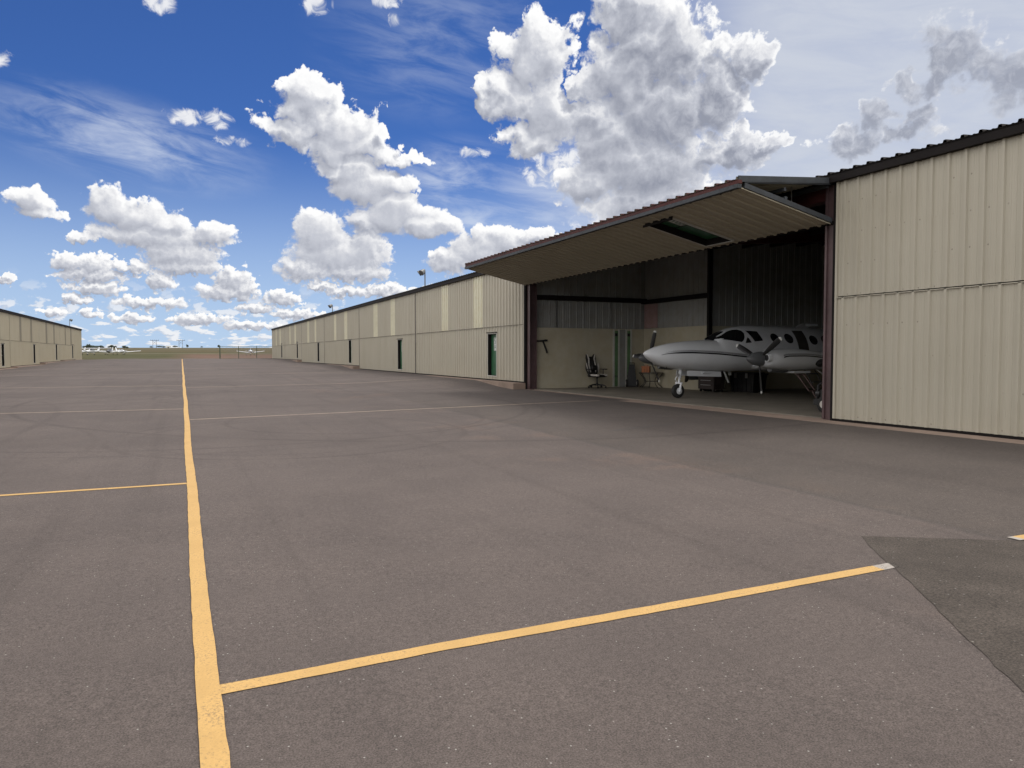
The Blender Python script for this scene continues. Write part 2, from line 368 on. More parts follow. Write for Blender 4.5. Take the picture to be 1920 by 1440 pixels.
def siding_fn(N, pos, base):
    # faint streaks down the sheets, weathering in patches, rows of screws along the girts
    x, y, z = N.sep(pos)
    st = N.noise(N.v('MULTIPLY', pos, (1, 4.0, .14)), 1.0, 5, .6); n = N.noise(pos, .6, 4, .6)
    c = N.mix(N.ss(st, .3, .72), scl(base, .965), scl(base, 1.02))
    c = N.mix(N.ss(n, .35, .7), c, N.mix(1.0, c, (.955, .95, .94), 'MULTIPLY'))
    stain = N.m('MULTIPLY', N.ss(N.noise(N.v('MULTIPLY', pos, (1, 1.6, .5)), 1.0, 4, .65), .60, .74), .30)
    c = N.mix(stain, c, N.mix(1.0, c, (.80, .755, .71), 'MULTIPLY'))
    fy = N.m('SUBTRACT', N.m('FRACT', N.m('DIVIDE', N.m('ADD', y, .20), PITCH)), .5)
    fz = N.m('SUBTRACT', N.m('FRACT', N.m('DIVIDE', z, .61)), .5)
    q = N.m('ADD', N.m('POWER', N.m('MULTIPLY', fy, PITCH), 2.0), N.m('POWER', N.m('MULTIPLY', fz, .61), 2.0))
    dot = N.m('MULTIPLY', N.ss(q, .00040, .00012), N.ss(N.noise(pos, 1.1, 2, .5), .44, .60))
    return N.mix(N.m('MULTIPLY', dot, .5), c, scl(base, .22))
def ground_fn(N, pos, base):
    x, y, z = N.sep(pos)
    D = N.m('ADD', N.m('MULTIPLY', y, .909), N.m('MULTIPLY', x, .417))
    pw = N.v('MULTIPLY', pos, (.05, .05, .05)); n = N.noise(pw, 1.0, 6, .65); n2 = N.noise(N.v('MULTIPLY', pos, (.006, .02, 0)), 1.0, 6, .6); n3 = N.noise(pos, .8, 4, .7)
    g = N.mix(N.ss(n, .35, .68), (0.0561, 0.0581, 0.0231), (0.0891, 0.0792, 0.0383))
    g = N.mix(N.ss(n3, .35, .7), g, N.mix(1.0, g, (.72,.74,.70), 'MULTIPLY'))
    dirt = N.mix(N.ss(n, .3, .7), (0.1056, 0.0647, 0.0449), (0.1353, 0.0891, 0.0660))
    side = N.ss(N.m('ADD', x, N.m('MULTIPLY', N.m('SUBTRACT', n, .5), 14)), -4, 4)
    c = N.mix(N.m('MULTIPLY', side, N.ss(D, 330, 190)), g, dirt)
    # pale taxiway line far across the grass
    tw = N.m('MULTIPLY', N.ss(D, 268, 276), N.ss(D, 300, 288))
    c = N.mix(N.m('MULTIPLY', tw, .7), c, (0.1782, 0.1485, 0.1089))
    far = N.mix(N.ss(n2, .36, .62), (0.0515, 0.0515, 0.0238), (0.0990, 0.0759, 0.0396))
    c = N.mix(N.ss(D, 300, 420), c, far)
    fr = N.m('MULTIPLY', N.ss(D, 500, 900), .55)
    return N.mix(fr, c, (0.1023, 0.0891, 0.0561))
def concrete_fn(N, pos, base):
    n = N.noise(pos, 1.3, 5, .65); f = N.noise(pos, 40, 3, .7)
    c = N.mix(N.ss(n, .3, .7), scl(base, .82), scl(base, 1.1))
    return N.mix(1.0, c, N.mix(f, (.85,.85,.85), (1.12,1.12,1.12)), 'MULTIPLY')

M = {}
def materials():
    M['asphalt'] = mat('asphalt', (.097, .0805, .0740), .92, fn=asphalt_fn, bump=asphalt_bump, spec=.25)
    M['patch'] = mat('dark_asphalt', (.060, .050, .0435), .9, fn=patch_fn, bump=asphalt_bump, spec=.25)
    M['crack'] = mat('crack', (.055, .048, .045), .95)
    M['yellow'] = mat('yellow_paint', (.50, .315, .115), .75, fn=paint_fn, spec=.3)
    M['pale'] = mat('faded_paint', (.36, .285, .215), .8, fn=palepaint_fn, spec=.3)
    M['ground'] = mat('dry_grass', (.11, .10, .05), 1.0, fn=ground_fn, spec=.1)
    M['concrete'] = mat('concrete', (.27, .205, .165), .9, fn=concrete_fn, spec=.2)
    M['slab'] = mat('floor_concrete', (.19, .17, .14), .55, fn=concrete_fn, spec=.4)
    M['siding'] = mat('tan_siding', (.40, .372, .302), .5, fn=siding_fn, spec=.35)
    M['siding2'] = mat('warm_siding', (.385, .350, .268), .5, fn=siding_fn, spec=.35)
    M['lite'] = mat('skylight_sheet', (.56, .54, .41), .4, fn=mottled(.05, .8, .05, 6))
    M['lite2'] = mat('dull_skylight_sheet', (.21, .19, .145), .4, fn=mottled(.05, .8, .05, 6))
    M['inner'] = mat('grey_liner', (.25, .253, .243), .6, fn=mottled(.10, .5, .08, 3))
    M['plywood'] = mat('cream_board', (.43, .395, .30), .6, fn=mottled(.07, .7, .06, 2.5))
    M['dark'] = mat('dark_trim', (.013, .011, .011), .7, spec=.12, fn=mottled(.2, 1.0, .1, 8))
    M['red'] = mat('red_primer', (.065, .020, .019), .6, spec=.2, fn=mottled(.2, 1.2, .15, 7))
    M['post'] = mat('maroon_steel', (.085, .052, .055), .5, fn=mottled(.2, 1.2, .15, 7))
    M['channel'] = mat('grey_channel', (.050, .056, .064), .6, 0.0, spec=.2, fn=mottled(.15, 2.0, .1, 12))
    M['roof'] = mat('brown_roof', (.020, .016, .015), .65, spec=.15, fn=mottled(.15, .6, .1, 4))
    M['green'] = mat('green_door', (.028, .105, .052), .4, fn=mottled(.12, 2.0, .1, 9))
    M['frame'] = mat('white_frame', (.46, .46, .43), .5, fn=mottled(.06, 2, .05, 9))
    M['sign'] = mat('white_sign', (.55, .56, .54), .5)
    M['black'] = mat('black_plastic', (.012, .012, .013), .45, fn=mottled(.2, 4, .1, 20))
    M['rubber'] = mat('rubber', (.014, .014, .014), .8, fn=mottled(.2, 5, .1, 30))
    M['steel'] = mat('steel', (.45, .46, .47), .35, .9, fn=mottled(.1, 4, .1, 25))
    M['plane'] = mat('aircraft_white', (.66, .68, .70), .14, fn=mottled(.03, .8, .03, 4, (1,1,1)))
    M['planegrey'] = mat('aircraft_grey', (.10, .105, .11), .3)
    M['stripe'] = mat('black_stripe', (.012, .012, .014), .3)
    M['glass'] = mat('dark_glass', (.012, .013, .014), .06, spec=.6)
    M['cabin'] = mat('cabin_shade', (.05, .045, .04), .8, fn=mottled(.2, 3, .1, 11))
    M['white'] = mat('white_leather', (.52, .50, .47), .5, fn=mottled(.05, 4, .05, 12))
    M['orange'] = mat('orange_wood', (.42, .125, .03), .5, fn=mottled(.2, 5, .2, 18))
    M['brown'] = mat('brown_cabinet', (.030, .020, .018), .6, fn=mottled(.15, 3, .1, 12))
    M['pole'] = mat('galvanised_pole', (.16, .165, .17), .5, .5, fn=mottled(.1, 2, .1, 10))
    M['wood'] = mat('weathered_wood', (.09, .075, .06), .8, fn=mottled(.2, .5, .1, 3))
    M['fence'] = mat('fence_green', (.055, .085, .055), .6, fn=mottled(.15, 1, .1, 6))
    M['wire'] = mat('fence_wire', (.22, .22, .21), .5, .5)
    M['leaf'] = mat('leaf', (.042, .055, .030), .9, fn=mottled(.35, .6, .2, 2.0))
    M['bark'] = mat('bark', (.06, .05, .04), .9, fn=mottled(.2, 1, .1, 4))
    M['redbar'] = mat('red_paint', (.055, .030, .026), .5, fn=mottled(.15, 5, .1, 22))
    M['limegreen'] = mat('green_strip', (.11, .21, .10), .5, fn=mottled(.2, 2, .1, 9))

# ------------------------------------------------------------------ terrain
GD = [-4000, -60, 0, 105, 160, 215, 260, 330, 450, 700, 1200, 1600, 2400, 5000]
GZ = [-.5, -.40, 0, .935, 1.06, 1.26, 1.62, 2.15, 3.2, 5.3, 12.0, 15.8, 19.0, 24.0]
RW, LW = 12.1, -13.2                      # front planes of the two hangar rows
RY = [-60,-20,7,25,26.5,29,53.4,55,58,81.8,83,86.5,110.5]; RZ = [-.1,.08,.185,.19,.24,.425,.435,.48,.65,.66,.70,.89,.93]
LY = [-60,40,60,73,75,86.5,89,100.5,104,122]; LZ = [-.4,.1,.31,.36,.42,.46,.60,.69,.76,.82]
def gz(x, y):
    z = float(np.interp(.909*y + .417*x, GD, GZ))
    if y < 125:
        a = min(max((x-6.5)/5.0, 0), 1); a = a*a*(3-2*a)
        z = z*(1-a) + float(np.interp(y, RY, RZ))*a
        a = min(max((-x-7.5)/5.2, 0), 1); a = a*a*(3-2*a)
        z = z*(1-a) + float(np.interp(y, LY, LZ))*a
    return z
def sheet(name, xs, ys, dz, m, keep=None):
    b = MB(); nx = len(xs)
    b.v = [(x, y, gz(x, y)+dz) for y in ys for x in xs]
    for j in range(len(ys)-1):
        for i in range(nx-1):
            if keep and not keep((xs[i]+xs[i+1])/2, (ys[j]+ys[j+1])/2): continue
            b.f.append((j*nx+i, j*nx+i+1, (j+1)*nx+i+1, (j+1)*nx+i)); b.mi.append(0)
    return struct(b.build(name, m, smooth=True))
def strip(name, pts, w, m, dz, step=.35, jit=.004):
    """a painted line that follows the ground"""
    P = [Vector((x, y)) for x, y in pts]; L = [0]
    for a, c in zip(P, P[1:]): L.append(L[-1] + (c-a).length)
    n = max(2, int(L[-1]/step)); b = MB(); rows = []
    for i in range(n+1):
        s_ = L[-1]*i/n; x = np.interp(s_, L, [p.x for p in P]); y = np.interp(s_, L, [p.y for p in P])
        s2 = min(s_+.05, L[-1]); s1 = max(s_-.05, 0)
        t = Vector((np.interp(s2, L, [p.x for p in P])-np.interp(s1, L, [p.x for p in P]), np.interp(s2, L, [p.y for p in P])-np.interp(s1, L, [p.y for p in P]))).normalized()
        nrm = Vector((-t.y, t.x))
        for sd in (-.5, .5):
            q = Vector((x, y)) + nrm*(sd*w + rng.uniform(-jit, jit))
            b.v.append((q.x, q.y, gz(q.x, q.y)+dz))
    for i in range(n): b.f.append((2*i, 2*i+1, 2*i+3, 2*i+2)); b.mi.append(0)
    return struct(b.build(name, m))
def terrain():
    def spaced(lims): return [v for a, b_, st in lims for v in np.arange(a, b_, st)]
    xs = spaced([(-4000,-1000,250),(-1000,-200,50),(-200,-30,10),(-30,30,2.0),(30,200,10),(200,1000,50),(1000,4001,250)])
    ys = spaced([(-1000,-100,60),(-100,-20,10),(-20,130,2.5),(130,400,10),(400,1000,40),(1000,5001,200)])
    def ok(x, y): return True
    b = sheet('ground', xs, ys, -.06, M['ground'])
    # the apron
    xs = spaced([(-13.6,12.45,.45)]); ys = spaced([(-26,30,.6),(30,117,1.0)])
    sheet('apron', xs, ys, 0, M['asphalt'], keep=lambda x, y: y < 112.0 - .28*x + .8*math.sin(x*.7) + 1.0*math.sin(x*1.9))
    # darker patched asphalt, bottom right of the view
    edge = [(5.06,4.13),(4.72,3.72),(4.45,3.30),(4.16,2.93),(3.99,2.69),(3.80,2.46),(3.60,2.18),(3.41,1.91),(3.0,1.3),(2.4,.3),(2.2,-1.5)]
    far_ = [(5.06,4.13),(5.6,3.80),(6.12,3.48),(6.9,3.0),(7.8,2.45),(8.6,1.9),(9.3,1.2),(9.8,0.2),(10,-1.5)]
    def ej(p, s): return [(x + .006*math.sin(17*x*s+9*y) + .006*math.sin(61*y*s+3*x), y + .006*math.sin(43*x+5*s)) for x, y in p]
    def dens(p, n=60):
        L = [0]
        for a, c in zip(p, p[1:]): L.append(L[-1]+math.hypot(c[0]-a[0], c[1]-a[1]))
        return [(float(np.interp(L[-1]*i/n, L, [q[0] for q in p])), float(np.interp(L[-1]*i/n, L, [q[1] for q in p]))) for i in range(n+1)]
    A = ej(dens(edge), 1.0); B = ej(dens(far_), 1.3); b = MB(); nn = 14
    for a, c in zip(A, B):
        for k in range(nn+1):
            x = a[0]+(c[0]-a[0])*k/nn; y = a[1]+(c[1]-a[1])*k/nn; b.v.append((x, y, gz(x, y)+.004))
    for i in range(len(A)-1):
        for k in range(nn): b.f.append((i*(nn+1)+k, i*(nn+1)+k+1, (i+1)*(nn+1)+k+1, (i+1)*(nn+1)+k)); b.mi.append(0)
    struct(b.build('asphalt_patch', M['patch']))
    # painted lines: the long centre line, then the bay lines on both sides
    wig = [(.08+.006*math.sin(y*.9)+.006*math.sin(y*.31+1), y) for y in np.arange(-24, 108, .5)]
    strip('centre_line', wig, .10, M['yellow'], .008, .12, .003)
    strip('bay_line', [(.13,3.46),(1.2,3.49),(2.6,3.475),(4.60,3.48)], .10, M['yellow'], .004, .12, .003)
    strip('bay_line', [(6.09,3.55),(8.5,3.5),(11.2,3.5)], .10, M['yellow'], .008, .2, .003)
    strip('bay_line', [(.03,8.97),(-3,9.1),(-9,9.3),(-12.8,9.4)], .085, M['yellow'], .004, .25, .003)
    for x0, y0, x1, y1, w in ((.14,16.95,11.1,18.05,.075),(.03,20.0,-12.8,21.3,.075),(.14,30.7,11.2,31.9,.085),(.02,32.4,-12.8,34.2,.085),(.14,44.6,11.2,46.1,.09),(.02,47,-12.8,48.5,.09),(.14,59,11.2,60.3,.1),(.02,61,-12.8,62.3,.1)):
        strip('bay_line', [(x0,y0),(x1,y1)], w, M['pale'], .004, .5, .006)
    # cracks
    for pts, w in (([(3.11,19.86),(3.2,18.7),(3.16,18.2),(3.30,17.6),(3.18,16.6),(3.24,15.6),(3.14,14.4)], .008),):
        f = []
        for a, c in zip(pts, pts[1:]):
            for k in range(6): f.append((a[0]+(c[0]-a[0])*k/6+rng.uniform(-.02,.02), a[1]+(c[1]-a[1])*k/6))
        strip('pavement_crack', f, w, M['crack'], .003, .12, w*.35)
    strip('tar_seam', [(7.2,11.35),(7.81,11.5),(8.4,11.62),(9.04,11.7)], .07, M['crack'], .003, .1, .02)
# ------------------------------------------------------------------ hangar rows
PROF = [(0,0),(.016,.036),(.060,.036),(.076,0),(.128,0),(.136,.007),(.160,.007),(.168,0),(.214,0),(.222,.007),(.246,.007),(.254,0)]
PITCH = .305
def corr(b, P, a0, a1, b0, b1, k=1.0):
    """ribbed sheet; P(a, b, d) maps along / up / outward to a point"""
    pts = []
    for i in range(int(a0/PITCH)-1, int(a1/PITCH)+2):
        for o, d in PROF:
            a = i*PITCH + o
            if a0 < a < a1: pts.append((a, d*k))
    def at(a):
        o = a % PITCH
        for (o0, d0), (o1, d1) in zip(PROF, PROF[1:]+[(PITCH, 0)]):
            if o0 <= o <= o1: return (d0 + (d1-d0)*(o-o0)/max(o1-o0, 1e-6))*k
        return 0
    pts = [(a0, at(a0))] + pts + [(a1, at(a1))]
    vs = [P(a, bb, d) for bb in (b0, b1) for a, d in pts]; n = len(pts)
    b.add(vs, [(i, i+1, n+i+1, n+i) for i in range(n-1)])
def wallmap(x, s): return lambda a, bb, d: (x + s*d, a, bb)

GLYPH = {'2': ((0,1,1,1),(1,1,1,.5),(0,.5,1,.5),(0,.5,0,0),(0,0,1,0)), '8': ((0,0,0,1),(1,0,1,1),(0,1,1,1),(0,.5,1,.5),(0,0,1,0)),
         '4': ((0,1,0,.5),(0,.5,1,.5),(1,1,1,0)), '5': ((1,1,0,1),(0,1,0,.5),(0,.5,1,.5),(1,.5,1,0),(1,0,0,0)), '1': ((.5,0,.5,1),(.2,.8,.5,1)), '3': ((0,1,1,1),(1,1,1,0),(0,.5,1,.5),(0,0,1,0))}
def sign_plate(P, a, b, text, w=.30, h=.62):
    """white plate with dark digits stacked one under another; P maps (along, up, outward)"""
    m = MB()
    m.add([P(a+i*w, b+j*h, d) for d in (.0, .012) for j in (0,1) for i in (0,1)], [(0,1,3,2),(4,5,7,6),(0,1,5,4),(2,3,7,6),(0,2,6,4),(1,3,7,5)])
    m.cur = 1; ch = h/len(text)
    for i, c in enumerate(text):
        for x0, y0, x1, y1 in GLYPH[c]:
            bx, by = a+w*.28, b+h-(i+1)*ch+ch*.16; gw, gh, t = w*.44, ch*.68, .016
            X0, X1 = sorted((x0, x1)); Y0, Y1 = sorted((y0, y1))
            q = [(bx+X0*gw-t, by+Y0*gh-t), (bx+X1*gw+t, by+Y0*gh-t), (bx+X1*gw+t, by+Y1*gh+t), (bx+X0*gw-t, by+Y1*gh+t)]
            m.add([P(u, v, .0145) for u, v in q], [(0,1,2,3)])
    return m
def pbox(m, P, a0, a1, b0, b1, d0, d1):
    m.add([P(a, b, d) for d in (d0, d1) for b in (b0, b1) for a in (a0, a1)], [(0,2,3,1),(4,5,7,6),(0,1,5,4),(2,6,7,3),(0,4,6,2),(1,3,7,5)])
def walk_door(parent, P, a0, a1, b0, b1, text, hinge_left=True):
    """recessed green door with a frame, a drip hood, a lever and a white number plate"""
    f = MB()                                                     # frame and reveal
    for q in ((a0-.05,a0-.014,b0-.05,b1+.05),(a1+.014,a1+.05,b0-.05,b1+.05),(a0-.014,a1+.014,b1+.014,b1+.05),(a0-.014,a1+.014,b0-.05,b0-.014)): pbox(f, P, *q, -.04, .042)
    f.cur = 1
    for q in ((a0-.0135,a0,b0-.0135,b1+.0135),(a1,a1+.0135,b0-.0135,b1+.0135),(a0,a1,b1,b1+.0135),(a0,a1,b0-.0135,b0)): pbox(f, P, *q, -.125, .034)
    pbox(f, P, a0-.10, a1+.10, b1+.055, b1+.085, .0, .085)
    f.build('door_frame', [M['frame'], M['dark']], parent)
    P0 = P; P = lambda a, b_, dd: P0(a, b_, dd-.07)
    d = MB(); pbox(d, P, a0, a1, b0, b1, -.10, -.055); pbox(d, P, a0+.012, a1-.012, b0+.012, b0+.16, -.055, -.050)
    d.cur = 1; h = a0+.10 if hinge_left else a1-.10
    pbox(d, P, h-.03, h+.03, b0+.78, b0+.92, -.055, -.048); pbox(d, P, h-.02, h+.12 if hinge_left else h+.02, b0+.84, b0+.865, -.02, -.002); pbox(d, P, h-.015, h+.015, b0+.84, b0+.865, -.048, -.02)
    d.build('walk_door', [M['green'], M['steel']], parent)
    PP = lambda a, b, dd: P(a, b, dd-.0545)
    c = (a0+a1)/2
    sign_plate(PP, c-.10, b0+(b1-b0)*.60, text, .24, (b1-b0)*.315).build('door_sign', [M['sign'], M['green']], parent)
def closed_bay(root, X, s, y0, y1, F, top, seam, walk, lights, text, siding, lite):
    P = wallmap(X, s); g = .075
    m = MB(); a0, a1 = y0+g, y1-g
    wa0, wa1 = walk; wb0, wb1 = F+.2, F+1.95
    corr(m, P, a0, wa0-.05, F+.03, seam-.012); corr(m, P, wa1+.05, a1, F+.03, seam-.012)
    corr(m, P, wa0-.05, wa1+.05, F+.03, wb0-.05); corr(m, P, wa0-.05, wa1+.05, wb1+.05, seam-.012)
    # flat flashing at the seam, end trims
    pbox(m, P, a0, a1, seam-.03, seam-.016, .0, .036); pbox(m, P, a0, a0+.05, F+.03, top, -.05, .034); pbox(m, P, a1-.05, a1, F+.03, top, -.05, .034)
    ls = sorted(lights); cur = a0
    for l0, l1 in ls:
        corr(m, P, cur, l0, seam+.006, top); cur = l1
    corr(m, P, cur, a1, seam+.006, top)
    d = m.build('bifold_door', siding, root)
    k = MB(); pbox(k, P, a0, a1, F-.02, F+.03, -.06, .012); pbox(k, P, a0, a1, seam-.016, seam+.006, -.06, -.004)
    if s < 0: pbox(k, P, y0-.02, a0-.004, F+.02, top, -.055, .026)
    pbox(k, P, y0, a0+.02, F, top, -.16, -.06); pbox(k, P, a1-.02, y1-.002, F, top, -.16, -.06)
    for a in np.arange(a0+.3, a1, 2.4): pbox(k, P, a, a+.08, F+.03, top, -.14, -.02) if not (wa0-.2 < a < wa1+.12) else None
    k.build('door_seal', M['dark'], d)
    for l0, l1 in ls:
        q = MB(); corr(q, lambda a, bb, dd: P(a, bb, dd+.003), l0-.02, l1+.02, seam+.012, top-.01); q.build('skylight_panel', lite, d)
    walk_door(d, P, wa0, wa1, wb0, wb1, text, s < 0)
    return d
def roof_and_shell(root, X, s, ya, yb, ze, depth, siding, gable_y):
    """roof, eave trim, gable ends and rear wall; s=-1: the front faces -x"""
    xr = X - s*depth/2; xb = X - s*depth; rise = .085
    zr = ze + rise*(depth/2+.14)
    r = MB()
    Pf = lambda a, bb, d: (X + s*.14 - s*bb, a, ze + rise*bb + d)
    Pb = lambda a, bb, d: (xb - s*.14 + s*bb, a, ze + rise*bb + d)
    corr(r, Pf, ya-.15, yb+.15, 0, depth/2+.14, 1.25); corr(r, Pb, ya-.15, yb+.15, 0, depth/2+.14, 1.25)
    r.add([Pf(ya-.15,0,-.02), Pf(yb+.15,0,-.02), Pf(yb+.15,depth/2+.14,-.02), Pf(ya-.15,depth/2+.14,-.02), Pb(yb+.15,0,-.02), Pb(ya-.15,0,-.02)], [(0,1,2,3),(3,2,4,5)])
    r.build('roof', M['roof'], root)
    t = MB()
    pbox(t, wallmap(X, s), ya-.12, yb+.12, ze-.17, ze-.004, -.12, .125)
    t.build('eave_trim', M['dark'], root)
    for y in gable_y:
        e = MB()
        def Pe(a, bb, d, y=y): return (X - s*a, y + (d if y > (ya+yb)/2 else -d), bb)
        n = 30
        for i in range(n):
            a0, a1 = depth*i/n, depth*(i+1)/n
            h = lambda a: ze - .01 + rise*min(a, depth-a)
            corr(e, lambda a, bb, d: Pe(a, -.3 + (h(a)+.3)*bb, d), a0, a1, 0, 1)
        e.build('end_wall', siding, root)
        c = MB(); pbox(c, wallmap(X, s), y-.06, y+.06, -.1, ze-.18, -.05, .05); c.build('corner_trim', siding, root)
    w = MB(); corr(w, wallmap(xb, -s), ya, yb, -.3, ze); w.build('rear_wall', siding, root)

def right_row():
    X, s = RW, -1
    root = thing('hangar_row', 'long tan ribbed hangar row on the right with one bifold door raised open', 'hangar', (X, 50, 0))
    TOP, SEAM, EAVE = 5.02, 2.71, 5.18
    roof_and_shell(root, X, s, -17.9, 110.2, EAVE, 24.6, M['siding'], (-17.9, 110.2))
    F1, F2, F3, F4 = .21, .45, .675, .915
    bays = [(-17.9,-3.6,F1,'21'),(-3.6,10.68,F1,'22'),(25.14,39.42,F2,'24'),(39.42,53.62,F2,'25'),(53.62,68.05,F3,'28'),(68.05,81.95,F3,'31'),(81.95,96.0,F4,'32'),(96.0,110.1,F4,'33')]
    for y0, y1, F, tx in bays:
        closed_bay(root, X, s, y0, y1, F, TOP, SEAM, (y0+2.74, y0+3.64), ((y0+4.35,y0+5.35),(y0+8.75,y0+9.8)), tx, M['siding'], M['lite'])
    # concrete footing that steps up along the row
    for y0, y1, F in ((-17.9,25.12,F1),(25.12,53.6,F2),(53.6,81.9,F3),(81.9,110.2,F4)):
        c = MB(); c.box(11.58, 12.32, y0, y1, F-.5, F-.022); c.build('foundation', M['concrete'], root)
        c = MB(); c.box(12.324, 36.6, y0+.01, y1-.01, F-.5, F-.03 if y0 > 0 else F-.004)
        o = c.build('hangar_floor', M['slab']); struct(o)
    # steel posts either side of the open bay, header
    for y0, y1 in ((10.70,10.92),(24.80,25.08)):
        p = MB(); p.box(12.16, 12.17, y0, y1, F1-.02, TOP-.02); p.box(12.17, 12.42, (y0+y1)/2-.012, (y0+y1)/2+.012, F1-.02, TOP-.02); p.box(12.42, 12.43, y0, y1, F1-.02, TOP-.02); p.box(12.172, 12.30, y0+.006, y1-.006, F1-.02, F1+.02)
        p.box(12.12, 12.155, y1-.05 if y0 < 15 else y0, y1 if y0 < 15 else y0+.05, F1, TOP-.02)
        p.build('door_post', M['post'], root)
        q = MB(); q.box(12.10, 12.42, (10.64 if y0 < 15 else 25.085), (10.695 if y0 < 15 else 25.135), F1-.02, TOP-.03); q.build('jamb_trim', M['dark'], root)
    h = MB(); h.box(12.18, 12.42, 10.93, 24.79, 4.72, 5.00); h.build('header_beam', M['red'], root)
    # rafters and purlins under the roof
    for y in (10.5, 17.9, 25.35):
        r = MB()
        r.obox((12.45, y-.08, 4.72), (11.8,0,1.0), (0,.16,0), (0,0,.40)); r.build('rafter', M['red'], root)
    for i in range(1, 9):
        x = 12.3 + 1.35*i; z = EAVE - .04 + .085*(x-X)
        r = MB(); r.box(x, x+.07, 10.4, 25.4, z-.24, z-.03); r.build('purlin', M['dark'], root)
    # inner walls of the open bay: T shape, wide in front and narrow for the tail
    def liner(name, P, a0, a1, b0, b1, m, k=.6):
        w = MB(); corr(w, lambda a, t, d: (lambda p: (p[0], p[1], b0 + (EAVE - .045 + .085*(p[0]-X) - b0)*t))(P(a, 0, d)), a0, a1, 0, 1, k); w.build(name, m, root)
    yl, yr, xc, ta, tb, xe = 25.12, 10.60, 17.62, 20.98, 14.70, 24.3
    for side, y, sg in (('n', yl, -1), ('s', yr, 1)):
        liner('partition_wall', lambda a, bb, d, y=y, sg=sg: (a, y + sg*d, bb), 12.43, xc, .2, 6.1, M['inner'])
        w = MB(); yy = y + sg*.05; w.box(12.44, xc-.03, min(yy, yy+sg*.025), max(yy, yy+sg*.025), F1, 2.58); w.build('wainscot', M['plywood'], root)
        g_ = MB(); w0 = y + sg*.02; w1 = y + sg*.20; g_.box(12.44, xc-.02, min(w0,w1), max(w0,w1), 3.66, 3.84); g_.build('girt', M['dark'], root)
    for y0, y1 in ((ta, yl-.03), (yr+.03, tb)):
        liner('partition_wall', lambda a, bb, d: (xc - d, a, bb), y0, y1, .2, 6.3, M['inner'])
        w = MB(); w.box(xc-.075, xc-.05, y0+.02, y1-.02, F1, 2.60); w.build('wainscot', M['plywood'], root)
        g_ = MB(); g_.box(xc-.20, xc-.02, y0, y1, 3.62, 3.78); g_.build('girt', M['dark'], root)
        e = MB(); ye = y0 if y0 > 18 else y1
        e.box(xc-.09, xc-.04, ye-.03, ye+.018, F1, 2.66); e.build('wainscot_trim', M['frame'], root)
        c = MB(); c.box(xc-.22, xc-.02, ye-.12, ye+.10, 2.67 if False else F1, 6.0) if False else c.box(xc-.20, xc-.03, ye-.14 if ye > 18 else ye+.02, ye-.03 if ye > 18 else ye+.14, F1, 5.55)
        c.build('column', M['dark'], root)
    for y, sg in ((ta, -1), (tb, 1)):
        liner('tail_bay_wall', lambda a, bb, d, y=y, sg=sg: (a, y + sg*d, bb), xc, xe, .2, 6.4, M['inner'])
        w = MB(); yy = y + sg*.05; w.box(xc, xe-.03, min(yy, yy+sg*.025), max(yy, yy+sg*.025), F1, 2.58); w.build('wainscot', M['plywood'], root)
    liner('tail_bay_wall', lambda a, bb, d: (xe - d, a, bb), tb, ta, .2, 6.4, M['inner'])
    w = MB(); w.box(xe-.075, xe-.05, tb+.06, ta-.06, F1, 2.58); w.build('wainscot', M['plywood'], root)
    g_ = MB(); g_.box(xe-.2, xe-.04, tb+.05, ta-.05, 3.62, 3.78); g_.build('girt', M['dark'], root)
    # galvanised strips, a paler sheet and green light strips on the far inner wall
    for x in (13.4, 15.9): 
        q = MB(); q.box(x, x+.05, yl-.06, yl-.035, 2.6, 3.66); q.build('wall_strut', M['steel'], root)
    q = MB(); q.box(xc-.06, xc-.045, 24.15, 25.05, 2.62, 3.60); q.build('pink_sheet', mat('faded_pink_board', (.30,.20,.195), .7, fn=mottled(.1, 1, .08, 5)), root)
    for x0 in (16.02, 16.62):
        q = MB(); q.box(x0+.075, x0+.235, yl-.105, yl-.085, F1+.02, 2.50)
        q.cur = 1; q.box(x0, x0+.07, yl-.12, yl-.08, F1, 2.56); q.box(x0+.24, x0+.305, yl-.12, yl-.08, F1, 2.56)
        q.cur = 2; q.box(x0+.08, x0+.20, yl-.125, yl-.106, 2.28, 2.40); q.box(x0+.07, x0+.11, yl-.12, yl-.106, .60, .68); q.box(x0+.17, x0+.21, yl-.12, yl-.106, .60, .68)
        q.build('green_panel', [M['limegreen'], M['frame'], M['black']], root)
    q = MB(); q.box(16.335, 16.615, yl-.10, yl-.082, F1, 2.55); q.build('grey_panel', M['inner'], root)
    q = MB(); q.tube([(12.46, yl-.12, 2.05), (12.95, yl-.12, 2.08)], .035, 8); q.tube([(12.80, yl-.12, 2.06), (12.98, yl-.13, 1.60)], .035, 8); q.box(12.88, 12.98, yl-.16, yl-.06, 2.05, 2.12)
    q.build('wall_bracket', M['black'], root)
    # --- the raised bifold door
    hinge = Vector((12.06, 0, 5.06)); fold = Vector((9.68, 0, 4.86)); f2 = Vector((9.68, 0, 4.73)); bot = Vector((12.08, 0, 4.22))
    y0, y1 = 10.72, 25.08
    du = (fold-hinge); LU = du.length; du.normalize(); nu = Vector((-du.z, 0, du.x)); nu = nu if nu.z > 0 else -nu
    dl = (f2-bot); LL = dl.length; dl.normalize(); nl = Vector((-dl.z, 0, dl.x)); nl = nl if nl.z < 0 else -nl
    Pu = lambda a, bb, d: tuple(hinge + du*bb + nu*d + Vector((0, a, 0)))
    Pl = lambda a, bb, d: tuple(bot + dl*bb + nl*d + Vector((0, a, 0)))
    fr = MB()
